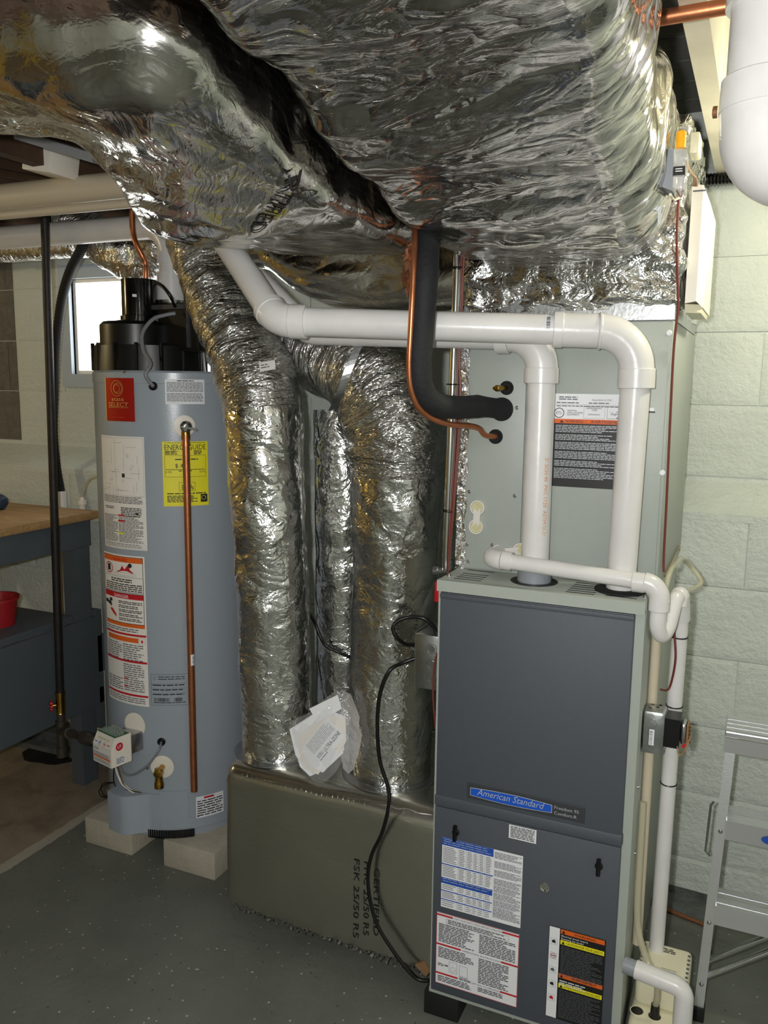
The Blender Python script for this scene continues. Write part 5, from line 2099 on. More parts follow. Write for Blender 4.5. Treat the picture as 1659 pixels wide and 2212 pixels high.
for i, (o1, o2, o3, o4) in enumerate(((7, 9, 10, 8), (11, 13, 16, 10), (14, 10, 19, 9))):
    wire('thermostat_wire', [PY(990 + o1, 545, yc - 0.012), PY(986 + o2, 640, yc - 0.014), PY(980 + o2, 760, yc - 0.014), PY(977 + o3, 870, yc - 0.014), PY(972 + o3 * 0.8, 1010, yc - 0.014), PY(967 + o3 * 0.6, 1120, yc - 0.014), PY(963 + o4 * 0.5, 1236, yc - 0.012)], 0.0022, 'wire_brown', em)
for py in (577, 820, 1096):
    t_ = (py - 530) / (1232 - 530)
    q = c0 + (c1 - c0) * t_
    b = MB()
    b.torus(q + Vector((0.004, -0.006, 0)), (c1 - c0), 0.015, 0.0017, 'black', 20, 6)
    b.build('cable_tie', em)
# crumpled copper-tinted foil scraps by the line set
b = MB()
for i in range(26):
    z_ = i / 25
    px, py = 884 + 6 * math.sin(i * 1.7), 510 + 118 * z_
    c_ = PY(px, py, -0.03)
    for k_ in range(3):
        p_ = [c_ + Vector((random.uniform(-1, 1) * 0.012, random.uniform(-1, 1) * 0.012, random.uniform(-1, 1) * 0.02)) for _ in range(3)]
        b.quad(p_, 'copper_red')
b.build('copper_mesh', sl, smooth=False, kind='stuff')

# ================================================================== condensate trap and drains
ct_ = thing('condensate_trap', (0.3, 0.0, 1.0), 'white condensate pipe lying across the furnace top and looping down its side as a trap', 'pipe')
P0 = PY(1080, 1193, CY0 - 0.002)
P1 = PY(1066, 1208, 0.028)
P2 = PY(1421, 1262, 0.03)
yT = 0.03
P3 = PY(1410, 1400, yT)
RC = 0.0167
b = MB()
P1 = Vector((P0.x, yT, P1.z))
P2 = Vector((0.4665, yT, PY(1400, 1260, yT).z))
b.tube(bends([P0, P1, P2, Vector((0.4665, yT, PY(1410, 1340, yT).z))], 0.03), RC, 'pvc', 24)
b.build('cross_pipe', ct_)
elbow(P0, P1, P2, 0.03, 0.0205, ct_)
hub(P1 + Vector((0.03, 0, 0)), P1 + Vector((0.052, 0, -0.0015)), 0.0207, ct_)
elbow(P1, P2, Vector((0.4665, yT, 0.9)), 0.032, 0.0205, ct_)
hub(P2 + Vector((-0.055, 0, 0)), P2 + Vector((-0.03, 0, 0)), 0.0207, ct_)
hub(P2 + Vector((0, 0, -0.03)), P2 + Vector((0, 0, -0.055)), 0.0207, ct_)
zt_ = PY(1410, 1350, yT).z
UP = [Vector((0.4665, yT, P2.z - 0.05)), Vector((0.4665, yT, zt_)), Vector((0.474, yT + 0.012, zt_ - 0.022)), Vector((0.484, yT + 0.03, zt_ - 0.008)), Vector((0.492, yT + 0.055, zt_ + 0.04)), Vector((0.497, yT + 0.075, P2.z - 0.04))]
b = MB()
b.tube(catmull(UP, 10), 0.0163, 'pvc', 24)
b.build('u_bend', ct_)
T0 = Vector((0.499, yT + 0.085, P2.z - 0.035))
b = MB()
b.tube(bends([UP[-1] + Vector((0, 0, -0.02)), UP[-1] + Vector((0.002, 0.01, 0.014)), T0 + Vector((0.004, 0.02, -0.06))], 0.016), 0.0195, 'pvc', 24)
b.build('elbow', ct_)
dt, db = T0 + Vector((0.003, 0.018, -0.03)), None
base_ = PZ(1402, 2042, 0.215)
dr = thing('condensate_drain_pipe', (0.49, 0.19, 0.2), 'long white condensate pipe running down the furnace side into the pump', 'pipe')
DT = T0 + Vector((0.004, 0.02, -0.05))
DB = Vector((0.496, 0.175, 0.205))
b = MB()
b.tube([DT, DB], 0.0165, 'pvc', 22)
b.build('pipe', dr)
for py in (1376, 1530, 1705):
    t_ = (DT.z - PY(1440, py, 0.12).z) / (DT.z - DB.z)
    b = MB()
    b.torus(DT + (DB - DT) * t_, (DB - DT), 0.0172, 0.0016, 'black', 22, 6)
    b.build('cable_tie', dr)
wire('thermostat_wire', [DT + Vector((-0.018, -0.002, 0.0)), DT + Vector((-0.008, -0.018, -0.05)), DT + Vector((-0.004, -0.02, -0.1)), DT + (DB - DT) * 0.2 + Vector((-0.012, -0.016, 0)), Vector((0.474, 0.105, 0.86))], 0.0024, 'wire_brown', dr)
# rear drain tube hugging the cabinet
one_tube('clear_drain_hose', catmull([Vector((FW + 0.009, 0.10, 0.60)), Vector((FW + 0.011, 0.085, 0.52)), Vector((FW + 0.013, 0.07, 0.38)), Vector((FW + 0.02, 0.067, 0.31)), Vector((FW + 0.042, 0.05, 0.26)), PY(1418, 2110, 0.036), PY(1420, 2150, 0.046), PZ(1414, 2196, 0.129) + Vector((0, 0, 0.026))], 9), 0.0075, 'clear_tube', 'clear hose running down the furnace edge into the pump hole', 'hose', 14)
one_tube('thin_drain_pipe', [Vector((FW + 0.012, 0.128, 1.0)), Vector((FW + 0.012, 0.128, 0.24))], 0.0105, 'pvc_tan', 'thin cream drain pipe tight against the furnace side', 'pipe', 14)
# brown wire down the right front edge of the coil, clear tube loop
one_tube('brown_wire', catmull([PY(1466, 425, 0.1), PY(1462, 520, 0.1), PY(1465, 660, 0.105), PY(1462, 690, 0.105), PY(1455, 760, 0.106), PY(1448, 900, 0.106), PY(1440, 1080, 0.106), PY(1434, 1200, 0.106), PY(1434, 1236, 0.1)], 8), 0.0026, 'wire_brown', 'brown control wire running down the front edge of the coil cabinet', 'wire', 8)
one_tube('clear_tube_loop', catmull([Vector((0.470, 0.06, 1.05)), PY(1446, 1240, 0.1), PY(1462, 1216, 0.2), PY(1475, 1206, 0.3), PY(1490, 1222, 0.36), PY(1508, 1244, 0.36), PY(1514, 1260, 0.34), PY(1500, 1270, 0.3), PY(1482, 1280, 0.22), PY(1470, 1300, 0.12)], 8), 0.0055, 'clear_tube', 'clear plastic tube looping out beside the trap in front of the block wall', 'tube', 12)
b = MB()
b.tube([PX(1467, 1180, CX1 + 0.004), PX(1436, 1245, CX1 + 0.004)], 0.002, 'brass', 8)
b.build('thin_rod', coil)

# ================================================================== electrical boxes


def knock(b, c, nrm, r):
    b.torus(c, nrm, r, 0.0006, 'chrome', 18, 6)
    b.torus(c, nrm, r * 0.6, 0.0006, 'chrome', 18, 6)


jb = thing('junction_box', (-0.03, 0.05, 0.78), 'galvanised junction box on the left flank of the furnace with black cords', 'junction box')
b = MB()
L0, L1 = PY(893, 1430, 0.012), PY(944, 1430, 0.012)
zT, zB_ = PY(920, 1368, 0.012).z, PY(920, 1489, 0.012).z
JX0 = L0.x + 0.004
b.cbox((JX0, 0.012, zB_), (-0.001, 0.10, zT - 0.004), 'galv', 0.003)
b.box((JX0 - 0.004, 0.02, zB_ - 0.002), (JX0, 0.105, zT - 0.002), 'galv')
b.build('box', jb)
for i, zf in enumerate((0.74, 0.47, 0.22)):
    b = MB()
    b.torus((-0.018, 0.0115, zB_ + (zT - zB_) * zf), (0, 1, 0), 0.0115, 0.0007, 'chrome', 20, 6)
    b.lathe((-0.018, 0.012, zB_ + (zT - zB_) * zf), (0, -1, 0), [(0, 0.0085), (0.0008, 0.0085)], 'galv', 18)
    b.build('knockout', jb)
cy_ = 0.0
wire('black_cord', [Vector((JX0 - 0.003, 0.05, zB_ + 0.062)), PY(870, 1432, 0.03), PY(842, 1448, 0.0), PY(822, 1495, -0.005), PY(815, 1560, 0.0), PY(820, 1640, 0.01), PY(838, 1700, 0.01), PY(840, 1740, 0.005), PY(825, 1800, 0.012), PY(802, 1850, 0.018), PY(795, 1910, 0.02), PY(812, 1990, 0.018), PY(850, 2055, 0.018), PY(885, 2100, 0.02), PY(905, 2116, 0.025), PY(926, 2118, 0.03)], 0.0048, 'black', jb, 10)
wire('black_cord', [Vector((JX0 - 0.003, 0.06, zB_ + 0.09)), PY(878, 1392, 0.03), PY(858, 1378, 0.0), PY(849, 1358, -0.005), PY(858, 1342, 0.0), PY(885, 1333, 0.01), PY(915, 1336, 0.015), PY(935, 1352, 0.025), PY(944, 1368, 0.03)], 0.0048, 'black', jb, 10)
b = MB()
b.cyl(Vector((JX0 - 0.002, 0.05, zB_ + 0.062)), Vector((JX0 - 0.014, 0.047, zB_ + 0.063)), 0.008, 'black', 14)
b.build('cable_clamp', jb)
b = MB()
b.cyl(Vector((JX0 - 0.002, 0.06, zB_ + 0.09)), Vector((JX0 - 0.014, 0.057, zB_ + 0.092)), 0.008, 'black', 14)
b.build('cable_clamp', jb)
wire('brown_wire', [PY(944, 1410, 0.004), PY(938, 1440, 0.002), PY(935, 1480, 0.0), PY(937, 1530, 0.0), PY(941, 1575, 0.004)], 0.0022, 'wire_brown', jb)
one_tube('power_cord', catmull([PY(664, 1318, 0.30), PY(680, 1345, 0.265), PY(692, 1375, 0.26), PY(705, 1395, 0.265), PY(730, 1408, 0.27), PY(760, 1422, 0.29)], 8), 0.0047, 'black', 'black power cord passing across the rear riser duct', 'cord', 10)
one_tube('hanging_cord', catmull([PY(466, 765, 0.28), PY(469, 800, 0.26), PY(473, 840, 0.26), PY(481, 870, 0.26), PY(492, 905, 0.27), PY(505, 935, 0.3)], 8), 0.0045, 'black', 'black cord dropping between the water heater and the leaning riser duct', 'cord', 10)

tb = thing('transformer_box', (0.48, 0.1, 0.7), 'galvanised utility box with a black transformer on the right flank of the furnace', 'junction box')
y0 = 0.055
L0, L1 = PY(1396, 1570, y0), PY(1437, 1570, y0)
zT, zB_ = PY(1415, 1538, y0).z, PY(1415, 1632, y0).z
TX0, TX1 = FW + 0.002, L1.x
b = MB()
b.cbox((TX0, y0, zB_), (TX1, y0 + 0.055, zT), 'galv', 0.008)
ub = b.build('utility_box', tb)
b = MB()
cc = (TX0 + TX1) / 2
b.torus((cc - 0.004, y0 - 0.0005, zB_ + (zT - zB_) * 0.72), (0, 1, 0), 0.0095, 0.0006, 'chrome', 20, 6)
b.build('knockout', tb)
b = MB()
b.torus((cc - 0.004, y0 - 0.0005, zB_ + (zT - zB_) * 0.22), (0, 1, 0), 0.0095, 0.0006, 'chrome', 20, 6)
b.build('knockout', tb)
s = Sheet(0.010, 0.035, 'paper', plane_fn((cc - 0.008, y0 - 0.001, zB_ + 0.022), (1, 0, 0), (0, 0, 1)))
for i in range(12):
    s.rect(0.001, 0.002 + i * 0.0026, 0.006, random.uniform(0.0006, 0.0016), 'ink')
s.build('barcode_sticker', tb)
for i, (dx, dy) in enumerate(((0.012, 0.02), (0.026, 0.03), (0.014, 0.042), (0.03, 0.045))):
    b = MB()
    b.lathe((TX0 + dx, y0 + dy, zT + 0.0002), (0, 0, 1), [(0, 0.0035), (0.0004, 0.0035)], 'black', 12)
    b.build('hole', tb)
X1, X2, X3 = PY(1436, 1590, y0 + 0.01).x, PY(1474, 1590, y0).x, PY(1497, 1590, y0).x
za, zc = PY(1455, 1618, y0).z, PY(1455, 1556, y0).z
b = MB()
b.box((X1 - 0.001, y0 + 0.004, za), (X2 - 0.006, y0 + 0.055, zc), 'black')
b.build('transformer_core', tb, smooth=False)
b = MB()
b.cbox((X2 - 0.0055, y0 + 0.009, za + 0.006), (X3 - 0.014, y0 + 0.05, zc - 0.008), 'galv', 0.007)
b.build('end_bell', tb)
b = MB()
b.box((X3 - 0.0139, y0 + 0.014, za + 0.010), (X3 - 0.010, y0 + 0.045, zc - 0.012), 'cardboard')
b.build('terminal_board', tb, smooth=False)
for i in range(5):
    b = MB()
    q = Vector((X3 - 0.010, y0 + 0.018, za + 0.014 + i * (zc - za - 0.03) / 4))
    b.lathe(q, (1, -0.2, 0), [(0, 0.0028), (0.004, 0.0028), (0.0045, 0.002)], 'brass', 10)
    b.build('terminal_screw', tb)
b = MB()
q = PY(1473, 1618, y0)
b.cyl(q + Vector((0, 0, 0.004)), q + Vector((0.006, 0, -0.003)) + Vector((0, 0, 0.014)), 0.003, 'lab_red', 10)
b.build('red_connector', tb)
wire('terminal_wire', [PY(1463, 1612, y0), PY(1465, 1628, y0 - 0.004), PY(1472, 1630, y0 - 0.004), PY(1482, 1615, y0 + 0.0), PY(1492, 1590, y0 + 0.015)], 0.0014, 'wire_tan', tb)

# ================================================================== condensate pump
pu = thing('condensate_pump', (0.52, 0.09, 0), 'cream condensate pump on the floor beside the furnace', 'pump')
b = MB()
b.cbox((0.458, -0.065, 0.0), (0.572, 0.215, 0.128), 'plastic_cream', 0.014, seg=4)
b.build('tank', pu)
b = MB()
b.cbox((0.463, 0.073, 0.128), (0.574, 0.205, 0.206), 'plastic_cream', 0.012, seg=4)
mh = b.build('motor_cover', pu)
for sidex in (0.466, 0.5655):
    for i in range(7):
        b = MB()
        yy = 0.085 + i * 0.0155
        b.box((sidex, yy, 0.2052), (sidex + 0.006, yy + 0.006, 0.2064), 'ink_grey')
        b.build('vent_slot', mh, smooth=False)
s = Sheet(0.07, 0.11, 'plastic_cream', plane_fn((0.483, 0.082, 0.2056), (1, 0, 0), (0, 1, 0)))
s.lines(0.016, 0.104, 0.04, 3, 0.006, 'ink', 0.5, 0.2)
s.rect(0.03, 0.03, 0.034, 0.0012, 'ink')
s.rect(0.03, 0.010, 0.034, 0.016, 'silver_ink')
s.disc(0.036, 0.014, 0.003, 0.003, 'ink', 3)
s.lines(0.042, 0.02, 0.018, 3, 0.004, 'ink_grey', 0.5, 0.2)
s.build('cover_print', mh)
for q in (PZ(1376, 2184, 0.128), PZ(1414, 2196, 0.128)):
    x_ = q.x
    b = MB()
    b.lathe((x_, q.y, 0.128), (0, 0, 1), [(0, 0.0155), (0.0012, 0.0155), (0.0014, 0.0135)], 'plastic_cream', 22, caps=False)
    b.lathe((x_, q.y, 0.1283), (0, 0, 1), [(0, 0.0135), (0.0004, 0.0135)], 'black', 22)
    b.build('inlet_hole', pu)
b = MB()
q = PZ(1414, 2196, 0.129)
b.lathe((q.x, q.y, 0.129), (0, 0, 1), [(0, 0.012), (0.006, 0.01), (0.03, 0.009)], 'black', 16)
b.build('hose_barb', pu)
co = thing('drain_elbow', (0.53, -0.01, 0.1), 'white drain elbow with a grey stub reaching from the furnace side over the pump', 'pipe')
za = 0.192
e0 = PY(1362, 2103, 0.0)
zq = PY(1400, 2112, -0.02).z
Q0 = Vector((FW + 0.001, -0.005, zq + 0.004))
Q1 = Vector((PY(1478, 2150, -0.02).x, -0.02, zq - 0.002))
b = MB()
b.cyl(Q0, Q0 + (Q1 - Q0) * 0.22, 0.0172, 'pvc_grey', 24)
b.build('grey_stub', co)
b = MB()
b.tube(bends([Q0 + (Q1 - Q0) * 0.2, Q1, Q1 + Vector((0.0, -0.004, -0.09))], 0.022), 0.0195, 'pvc', 24)
b.build('elbow', co)
b = MB()
b.cyl(Q1 + Vector((0, -0.003, -0.07)), Q1 + Vector((0, -0.006, -0.165 + 0.02)), 0.0168, 'pvc_tan', 22)
b.build('down_pipe', co)

# ================================================================== step ladder
la = thing('step_ladder', (0.78, 0.33, 0), 'folded aluminium step ladder leaning by the pale green wall', 'ladder')
LF, LT = Vector((0.583, 0.245, 0.0)), Vector((0.611, 0.345, 0.70))
LWd = 0.42


def ladder_rail(off):
    b = MB()
    d = (LT - LF)
    a = LF + Vector((off, 0, 0)) + d * 0.035
    c = LT + Vector((off * (1 if off == 0 else 1), 0, 0))
    if off:
        a = a + Vector((0.028 * 0, 0, 0))
        a.x = LF.x + off + 0.03
        c.x = LT.x + off - 0.03
    for q0, q1 in ((Vector((0, 0, 0)), Vector((0.022, 0, 0))),):
        pts_ = [a, a + Vector((0.022, 0, 0)), a + Vector((0.022, 0.025, 0)), a + Vector((0, 0.025, 0))]
        b.prism(pts_, c - a, 'alu')
    return b.build('rail', la, smooth=False)


ladder_rail(0)
ladder_rail(LWd)
for off in (0.0, LWd + 0.03):
    b = MB()
    b.cbox(LF + Vector((off - 0.002, -0.004, 0)), LF + Vector((off + 0.026, 0.03, 0.034)), 'black_matte', 0.003)
    b.build('rubber_foot', la)


def lad(z):
    t_ = z / LT.z
    return LF + (LT - LF) * t_


for z in (0.285, 0.49):
    q = lad(z)
    b = MB()
    b.box((q.x + 0.02, q.y - 0.01, z - 0.045), (q.x + LWd + 0.01, q.y - 0.006, z), 'alu')
    for i in range(4):
        b.box((q.x + 0.02, q.y - 0.01 + i * 0.022, z), (q.x + LWd + 0.01, q.y + 0.006 + i * 0.022, z + 0.003 + 0.001 * (i % 2)), 'alu')
    b.box((q.x + 0.02, q.y - 0.008, z - 0.004), (q.x + LWd + 0.01, q.y + 0.08, z), 'alu')
    o = b.build('step', la, smooth=False)
    if z > 0.4:
        s = Sheet(0.0001, 0.0001, 'lab_blue', plane_fn((q.x + 0.108, q.y - 0.0105, z - 0.024), (1, 0, 0), (0, 0, 1)))
        s.disc(0.02, 0, 0.03, 0.012, 'lab_blue', 2)
        s.build('blue_logo', o)
b = MB()
b.cbox((LT.x - 0.006, LT.y - 0.012, LT.z - 0.012), (LT.x + LWd - 0.03, LT.y + 0.10, LT.z + 0.002), 'alu', 0.003)
b.box((LT.x - 0.006, LT.y - 0.013, LT.z - 0.05), (LT.x + LWd - 0.03, LT.y - 0.009, LT.z - 0.014), 'alu')
for i in range(4):
    b.box((LT.x - 0.005, LT.y - 0.01 + i * 0.026, LT.z + 0.002), (LT.x + LWd - 0.03, LT.y + 0.006 + i * 0.026, LT.z + 0.0055), 'alu')
b.build('top_cap', la, smooth=False)
for off in (0.004, LWd - 0.01):
    b = MB()
    b.prism([(LT.x + off, LT.y + 0.06, LT.z - 0.02), (LT.x + off + 0.018, LT.y + 0.06, LT.z - 0.02), (LT.x + off + 0.018, LT.y + 0.078, LT.z - 0.02), (LT.x + off, LT.y + 0.078, LT.z - 0.02)], (-0.02 if off < 0.1 else 0.02, 0.12, -LT.z + 0.022), 'alu')
    b.build('rear_leg', la, smooth=False)
for i in range(2):
    b = MB()
    b.tube([lad(0.10) + Vector((0.02, 0.02 + 0.06 * i, 0.0)), lad(0.25) + Vector((0.22, 0.03 + 0.06 * i, -0.005))], 0.0085, 'chrome', 14)
    b.build('brace', la)
for z in (0.09, 0.24, 0.46):
    q = lad(z)
    b = MB()
    b.lathe(q + Vector((0.011, -0.001, 0)), (0, -1, 0), [(0, 0.005), (0.002, 0.0045), (0.004, 0.002)], 'galv', 12)
    b.build('rivet', la)
b = MB()
q = lad(0.40)
b.tube([q + Vector((-0.006, 0.01, 0.13)), q + Vector((-0.012, 0.012, 0.12)), q + Vector((-0.016, 0.012, 0.0)), q + Vector((-0.006, 0.012, -0.01))], 0.003, 'galv', 8)
b.build('spreader_hook', la)
one_tube('rust_rod', [Vector((0.43, 0.672, 0.006)), Vector((0.60, 0.63, 0.006))], 0.006, 'rust', 'thin rusty rod lying on the floor along the wall foot', 'rod', 10)

# ================================================================== zone controls by the plenum
ac = thing('damper_actuator', (0.47, -0.1, 1.86), 'grey damper actuator with a clear gearbox and amber knob on the foil duct', 'actuator')
ya = -0.13
c0 = PY(1424, 402, ya)
c1 = PY(1452, 322, ya)
b = MB()
b.prism([PY(1432, 322, ya), PY(1455, 322, ya), PY(1452, 412, ya), PY(1420, 400, ya), PY(1421, 388, ya)], (0, 0.06, 0), 'pvc_grey')
b.build('motor_case', ac, smooth=False)
b = MB()
b.prism([PY(1456, 322, ya), PY(1483, 322, ya), PY(1478, 410, ya), PY(1453, 405, ya)], (0, 0.05, 0), 'clear_case')
b.build('clear_gearbox', ac, smooth=False)
b = MB()
b.prism([PY(1455, 360, ya - 0.002), PY(1480, 358, ya - 0.002), PY(1480, 377, ya - 0.002), PY(1454, 379, ya - 0.002)], (0, 0.01, 0), 'black')
sw = b.build('black_switch', ac, smooth=False)
b = MB()
for k_ in range(2):
    b.prism([PY(1459, 364 + 5 * k_, ya - 0.003), PY(1474, 363 + 5 * k_, ya - 0.003), PY(1474, 365 + 5 * k_, ya - 0.003), PY(1459, 366 + 5 * k_, ya - 0.003)], (0, 0.0005, 0), 'paper')
b.build('white_marks', sw, smooth=False, kind='stuff')
b = MB()
q = PY(1470, 320, ya + 0.02)
b.lathe(q, (0, 0, 1), [(0, 0.0085), (0.0, 0.0085), (0.026, 0.0085), (0.028, 0.006)], 'amber', 22)
b.build('amber_knob', ac)
b = MB()
b.cyl(PY(1438, 322, ya + 0.02), PY(1439, 308, ya + 0.02), 0.004, 'black_gloss', 10)
b.build('terminal', ac)
b = MB()
b.prism([PY(1420, 412, ya + 0.03), PY(1430, 412, ya + 0.03), PY(1427, 480, ya + 0.03), PY(1421, 490, ya + 0.03)], (0, 0.003, 0), 'galv')
b.build('bracket', ac, smooth=False)
for i in range(4):
    wire('control_wire', [PY(1482, 345 + 4 * i, ya + 0.02), PY(1490 + i, 365 + 3 * i, 0.0), PY(1498 + 2 * i, 385, 0.08), PY(1497 + 3 * i, 402, 0.14)], 0.0014, 'wire_tan', ac)
wire('control_wire', [PY(1462, 412, ya + 0.01), PY(1472, 425, -0.05), PY(1475, 400, 0.0), PY(1478, 380, 0.0)], 0.0014, 'wire_brown', ac)
wire('green_wire', [PY(1448, 420, ya + 0.01), PY(1456, 430, -0.06), PY(1466, 428, -0.03)], 0.0024, 'plastic_cream', ac)
zp = thing('zone_panel', (0.49, 0.25, 1.68), 'tall cream control panel cover mounted on the right side of the plenum', 'control panel')
yz = 0.15
x0 = CX1 + 0.016
x1 = PY(1524, 560, yz).x
zt2, zb2 = PY(1490, 402, yz).z, PY(1490, 655, yz).z
xm = x1 - 0.013
b = MB()
b.prism([(x0, yz, zb2), (xm, yz, zb2 + 0.004), (x1, yz + 0.028, zb2 - 0.008), (x1, yz + 0.028, zt2 - 0.03), (xm, yz, zt2), (x0, yz, zt2 + 0.004)], (0, 0.22, 0), 'plastic_white')
b.build('cover', zp, smooth=False)
b = MB()
b.box((x0 + 0.002, yz - 0.0012, zt2 - 0.012), (x0 + 0.026, yz + 0.001, zt2 - 0.009), 'ink_grey')
b.build('cover_slot', zp, smooth=False)
b = MB()
b.prism([(x0, yz + 0.012, zb2 - 0.018), (x1 - 0.004, yz + 0.03, zb2 - 0.018), (x1, yz + 0.03, zb2 - 0.001), (x0, yz + 0.003, zb2 - 0.001)], (0, 0.19, 0), 'plastic_cream')
b.build('base_plate', zp, smooth=False)
b = MB()
b.cbox((x0 - 0.004, 0.08, 1.95), (x0 + 0.014, 0.14, 1.99), 'plastic_cream', 0.004)
b.build('sensor_box', zp)

# ================================================================== drain stack and pipes at the top right
ds = thing('drain_stack', (0.62, -0.5, 1.75), 'thick white drain pipe with a round elbow hanging below the joists at the right', 'pipe')
yk = -0.42
ctr = Vector((0.605, yk, 1.9))
r4 = 0.0575
xc = PY(1572, 120, yk).x + r4
zh = PY(1600, 225, yk).z
b = MB()
b.tube([Vector((xc, yk, 2.2)), Vector((xc, yk, zh + 0.02))], r4, 'pvc', 40)
b.build('pipe', ds)
b = MB()
b.tube([Vector((xc, yk, 2.2)), Vector((xc, yk, PY(1600, 22, yk).z))], r4 + 0.007, 'pvc', 40)
b.build('coupling', ds)
b = MB()
b.tube([Vector((xc, yk, zh + 0.03)), Vector((xc, yk, zh + 0.028)), Vector((xc, yk, zh - 0.012)), Vector((xc, yk, zh - 0.014))], [r4 + 0.004, r4 + 0.006, r4 + 0.007, r4 + 0.004], 'pvc', 40)
b.build('hub_ring', ds)
b = MB()
b.tube(bends([Vector((xc, yk, zh)), Vector((xc + 0.004, yk, zh - 0.078)), Vector((xc + 0.6, yk - 0.1, zh - 0.085))], 0.07, 18), r4 + 0.006, 'pvc', 40)
b.build('elbow', ds)
b = MB()
q = PY(1550, 242, yk + 0.03)
b.lathe(q, (-1, 0, 0), [(0, 0.008), (0.006, 0.008), (0.007, 0.004)], 'rust', 12)
b.build('clamp_bolt', ds)
b = MB()
pth = [Vector((0.40, 0.70, 2.035)), Vector((2.2, 0.70, 2.03))]
n = 420
b.tube([pth[0] + (pth[1] - pth[0]) * (i / n) for i in range(n + 1)], [0.0135 + (0.0025 if i % 2 else 0) for i in range(n + 1)], 'black_gloss', 14)
b.build('ribbed_conduit', label='black ribbed conduit running along the top of the pale green wall', cat='conduit')
b = MB()
q0, q1 = PY(1388, 14, -0.35), PY(1480, 4, -0.35)
zc_ = min(q0.z, 2.036)
b.tube([Vector((0.3, -0.34, 2.038)), Vector((0.7, -0.36, 2.036))], 0.011, 'copper', 16)
b.build('copper_cross_pipe', label='copper water pipe crossing under the joists beside the thick white drain pipe', cat='pipe')

# ================================================================== bag of papers on the return box
dg = thing('document_bag', (-0.32, 0.06, BZ1), 'clear plastic bag of folded instruction papers leaning on the risers', 'document bag')
yb = 0.052
up_ = Vector((0.0, 0.24, 0.97)).normalized()
nb2 = Vector((0, -0.97, 0.24))


def bag_pt(px, py, lift=0.0):
    d = ray(px, py)
    o = Vector((0, 0.052, BZ1))
    t_ = (o - CAM).dot(nb2) / d.dot(nb2)
    return CAM + d * t_ + nb2 * lift


outl = [(626, 1572), (640, 1552), (668, 1540), (700, 1512), (727, 1490), (740, 1500), (745, 1540), (755, 1575), (752, 1610), (742, 1640), (725, 1668), (705, 1688), (680, 1686), (655, 1668), (640, 1640), (632, 1610)]
for k_, (pl_, lift, m_) in enumerate((([(627, 1575), (700, 1528), (742, 1545), (745, 1620), (700, 1668), (660, 1660), (640, 1630)], 0.003, 'paper'),
                                      ([(650, 1580), (715, 1535), (750, 1570), (722, 1640), (680, 1668), (652, 1640)], 0.006, 'paper_cream'),
                                      ([(672, 1530), (733, 1500), (742, 1530), (690, 1560)], 0.009, 'paper'),
                                      ([(690, 1650), (738, 1610), (746, 1625), (700, 1668)], 0.009, 'paper'),
                                      ([(634, 1590), (660, 1570), (672, 1640), (690, 1668), (672, 1676), (650, 1655)], 0.0045, 'paper'),
                                      ([(646, 1600), (662, 1588), (680, 1640), (700, 1660), (690, 1672), (664, 1655)], 0.0075, 'paper_cream'),
                                      ([(655, 1612), (668, 1606), (690, 1645), (712, 1652), (700, 1664), (676, 1655)], 0.0105, 'paper'),
                                      ([(718, 1560), (750, 1545), (752, 1600), (735, 1630)], 0.0095, 'paper_cream'),
                                      ([(640, 1572), (690, 1536), (700, 1545), (655, 1585)], 0.0105, 'paper'))):
    b = MB()
    b.prism([bag_pt(px, py, lift) for px, py in pl_], nb2 * 0.0015, m_)
    b.build('paper_sheet', dg, smooth=False)
c_tl, c_tr, c_br, c_bl = bag_pt(712, 1547, 0.013), bag_pt(753, 1583, 0.013), bag_pt(697, 1655, 0.013), bag_pt(660, 1612, 0.013)
exv = (c_tl - c_bl)
eyv = (c_bl - c_br)
w, h = exv.length, (c_br - c_bl).length
exn = exv.normalized()
eyn = (c_bl - c_br)
eyn = (eyn - exn * eyn.dot(exn)).normalized()
org = c_bl - eyn * h
s = Sheet(w, h, 'paper', lambda x, y, l: org + exn * x + eyn * y + nb2 * (0.0003 * l))
s.lines(w * 0.08, h * 0.93, w * 0.84, 8, h * 0.06, 'ink_grey', 0.28, 0.15)
s.text('ULTRA-ZONE', w * 0.34, h * 0.2, h * 0.22, 'ink', wide=w * 0.62)
s.lines(w * 0.1, h * 0.36, w * 0.2, 3, h * 0.05, 'ink_grey', 0.45, 0.15)
s.lines(w * 0.1, h * 0.16, w * 0.3, 1, h * 0.05, 'ink', 0.5, 0.1)
s.build('title_sheet', dg, 'white sheet with dense print and a bold title')
b = MB()
ctr_ = bag_pt(690, 1600, 0.02)
rim = [bag_pt(px, py, 0.001) for px, py in outl]
n = len(rim)
b0 = b.add([ctr_] + [ctr_ + (p - ctr_) * 0.6 + nb2 * (0.006 + 0.004 * math.sin(i * 2.1)) for i, p in enumerate(rim)] + rim + [p - nb2 * 0.002 for p in rim])
for i in range(n):
    j = (i + 1) % n
    b.face((b0, b0 + 1 + i, b0 + 1 + j), 'bag')
    b.face((b0 + 1 + i, b0 + 1 + n + i, b0 + 1 + n + j, b0 + 1 + j), 'bag')
    b.face((b0 + 1 + n + i, b0 + 1 + 2 * n + i, b0 + 1 + 2 * n + j, b0 + 1 + n + j), 'bag')
b.build('plastic_bag', dg)
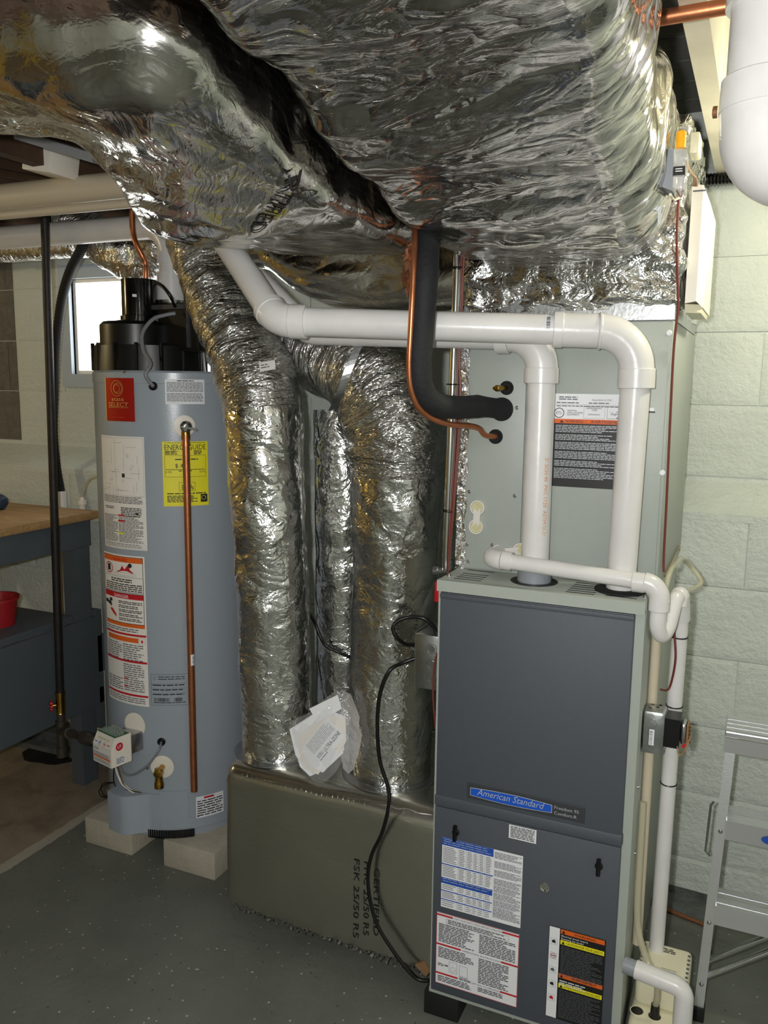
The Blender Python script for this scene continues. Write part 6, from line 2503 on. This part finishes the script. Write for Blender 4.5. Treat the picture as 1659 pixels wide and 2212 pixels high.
# loose torn facing at the foot of the right riser
b = MB()
n = 14
colA = [PY(738 + 3 * math.sin(i), 1490 + 170 * i / n, 0.115 - 0.002 * i) for i in range(n + 1)]
colB = [PY(758 + 22 * math.sin(PI * i / n) + 8 * nz3(i * 0.9, 2, 1), 1500 + 172 * i / n, 0.085 - 0.001 * i) for i in range(n + 1)]
for i in range(n):
    b.quad([colA[i], colB[i], colB[i + 1], colA[i + 1]], 'pink_fibre')
b.build('torn_facing', d3)

# ================================================================== added lamps out of view (holders, bare bulbs) to brighten and tint the foil


def bulb(loc, glass, label):
    root = thing('added_lamp', loc, label, 'lamp')
    L_ = Vector(loc)
    b = MB()
    b.lathe(L_ + Vector((0, 0, 0.0)), (0, 0, -1), [(0, 0.055), (0.012, 0.055), (0.03, 0.03), (0.05, 0.022)], 'plastic_white', 28)
    b.build('holder', root)
    b = MB()
    b.lathe(L_ + Vector((0, 0, -0.05)), (0, 0, -1), [(0, 0.013), (0.015, 0.016), (0.04, 0.028), (0.06, 0.03), (0.078, 0.022), (0.088, 0.0)], glass, 24)
    b.build('bulb', root)
    return root


for nm, st, cc in (('added_lamp_right', 250.0, (1.0, 0.95, 0.72, 1)), ('added_lamp_bench', 300.0, (1.0, 0.84, 0.5, 1)), ('added_lamp_far', 150.0, (1.0, 0.86, 0.55, 1))):
    k = NT(nm)
    k.b.inputs['Emission Color'].default_value = cc
    k.b.inputs['Emission Strength'].default_value = st
    k.b.inputs['Base Color'].default_value = (1, 0.95, 0.85, 1)
bulb((0.84, 0.16, 2.05), 'added_lamp_right', 'added bare bulb out of view right of the furnace, brightening the trunk side')  # unseen lamp, added to brighten the trunk's right side and the wall
bulb((-2.95, -0.7, 2.05), 'added_lamp_bench', 'added bare bulb out of view on the workbench side, tinting the foil gold')  # unseen lamp, added for the gold tint on left-facing foil
bulb((0.2, -3.2, 2.05), 'added_lamp_far', 'added bare bulb out of view far from the furnace, brightening the foil reflections')  # unseen lamp, added to light the front wall the foil mirrors
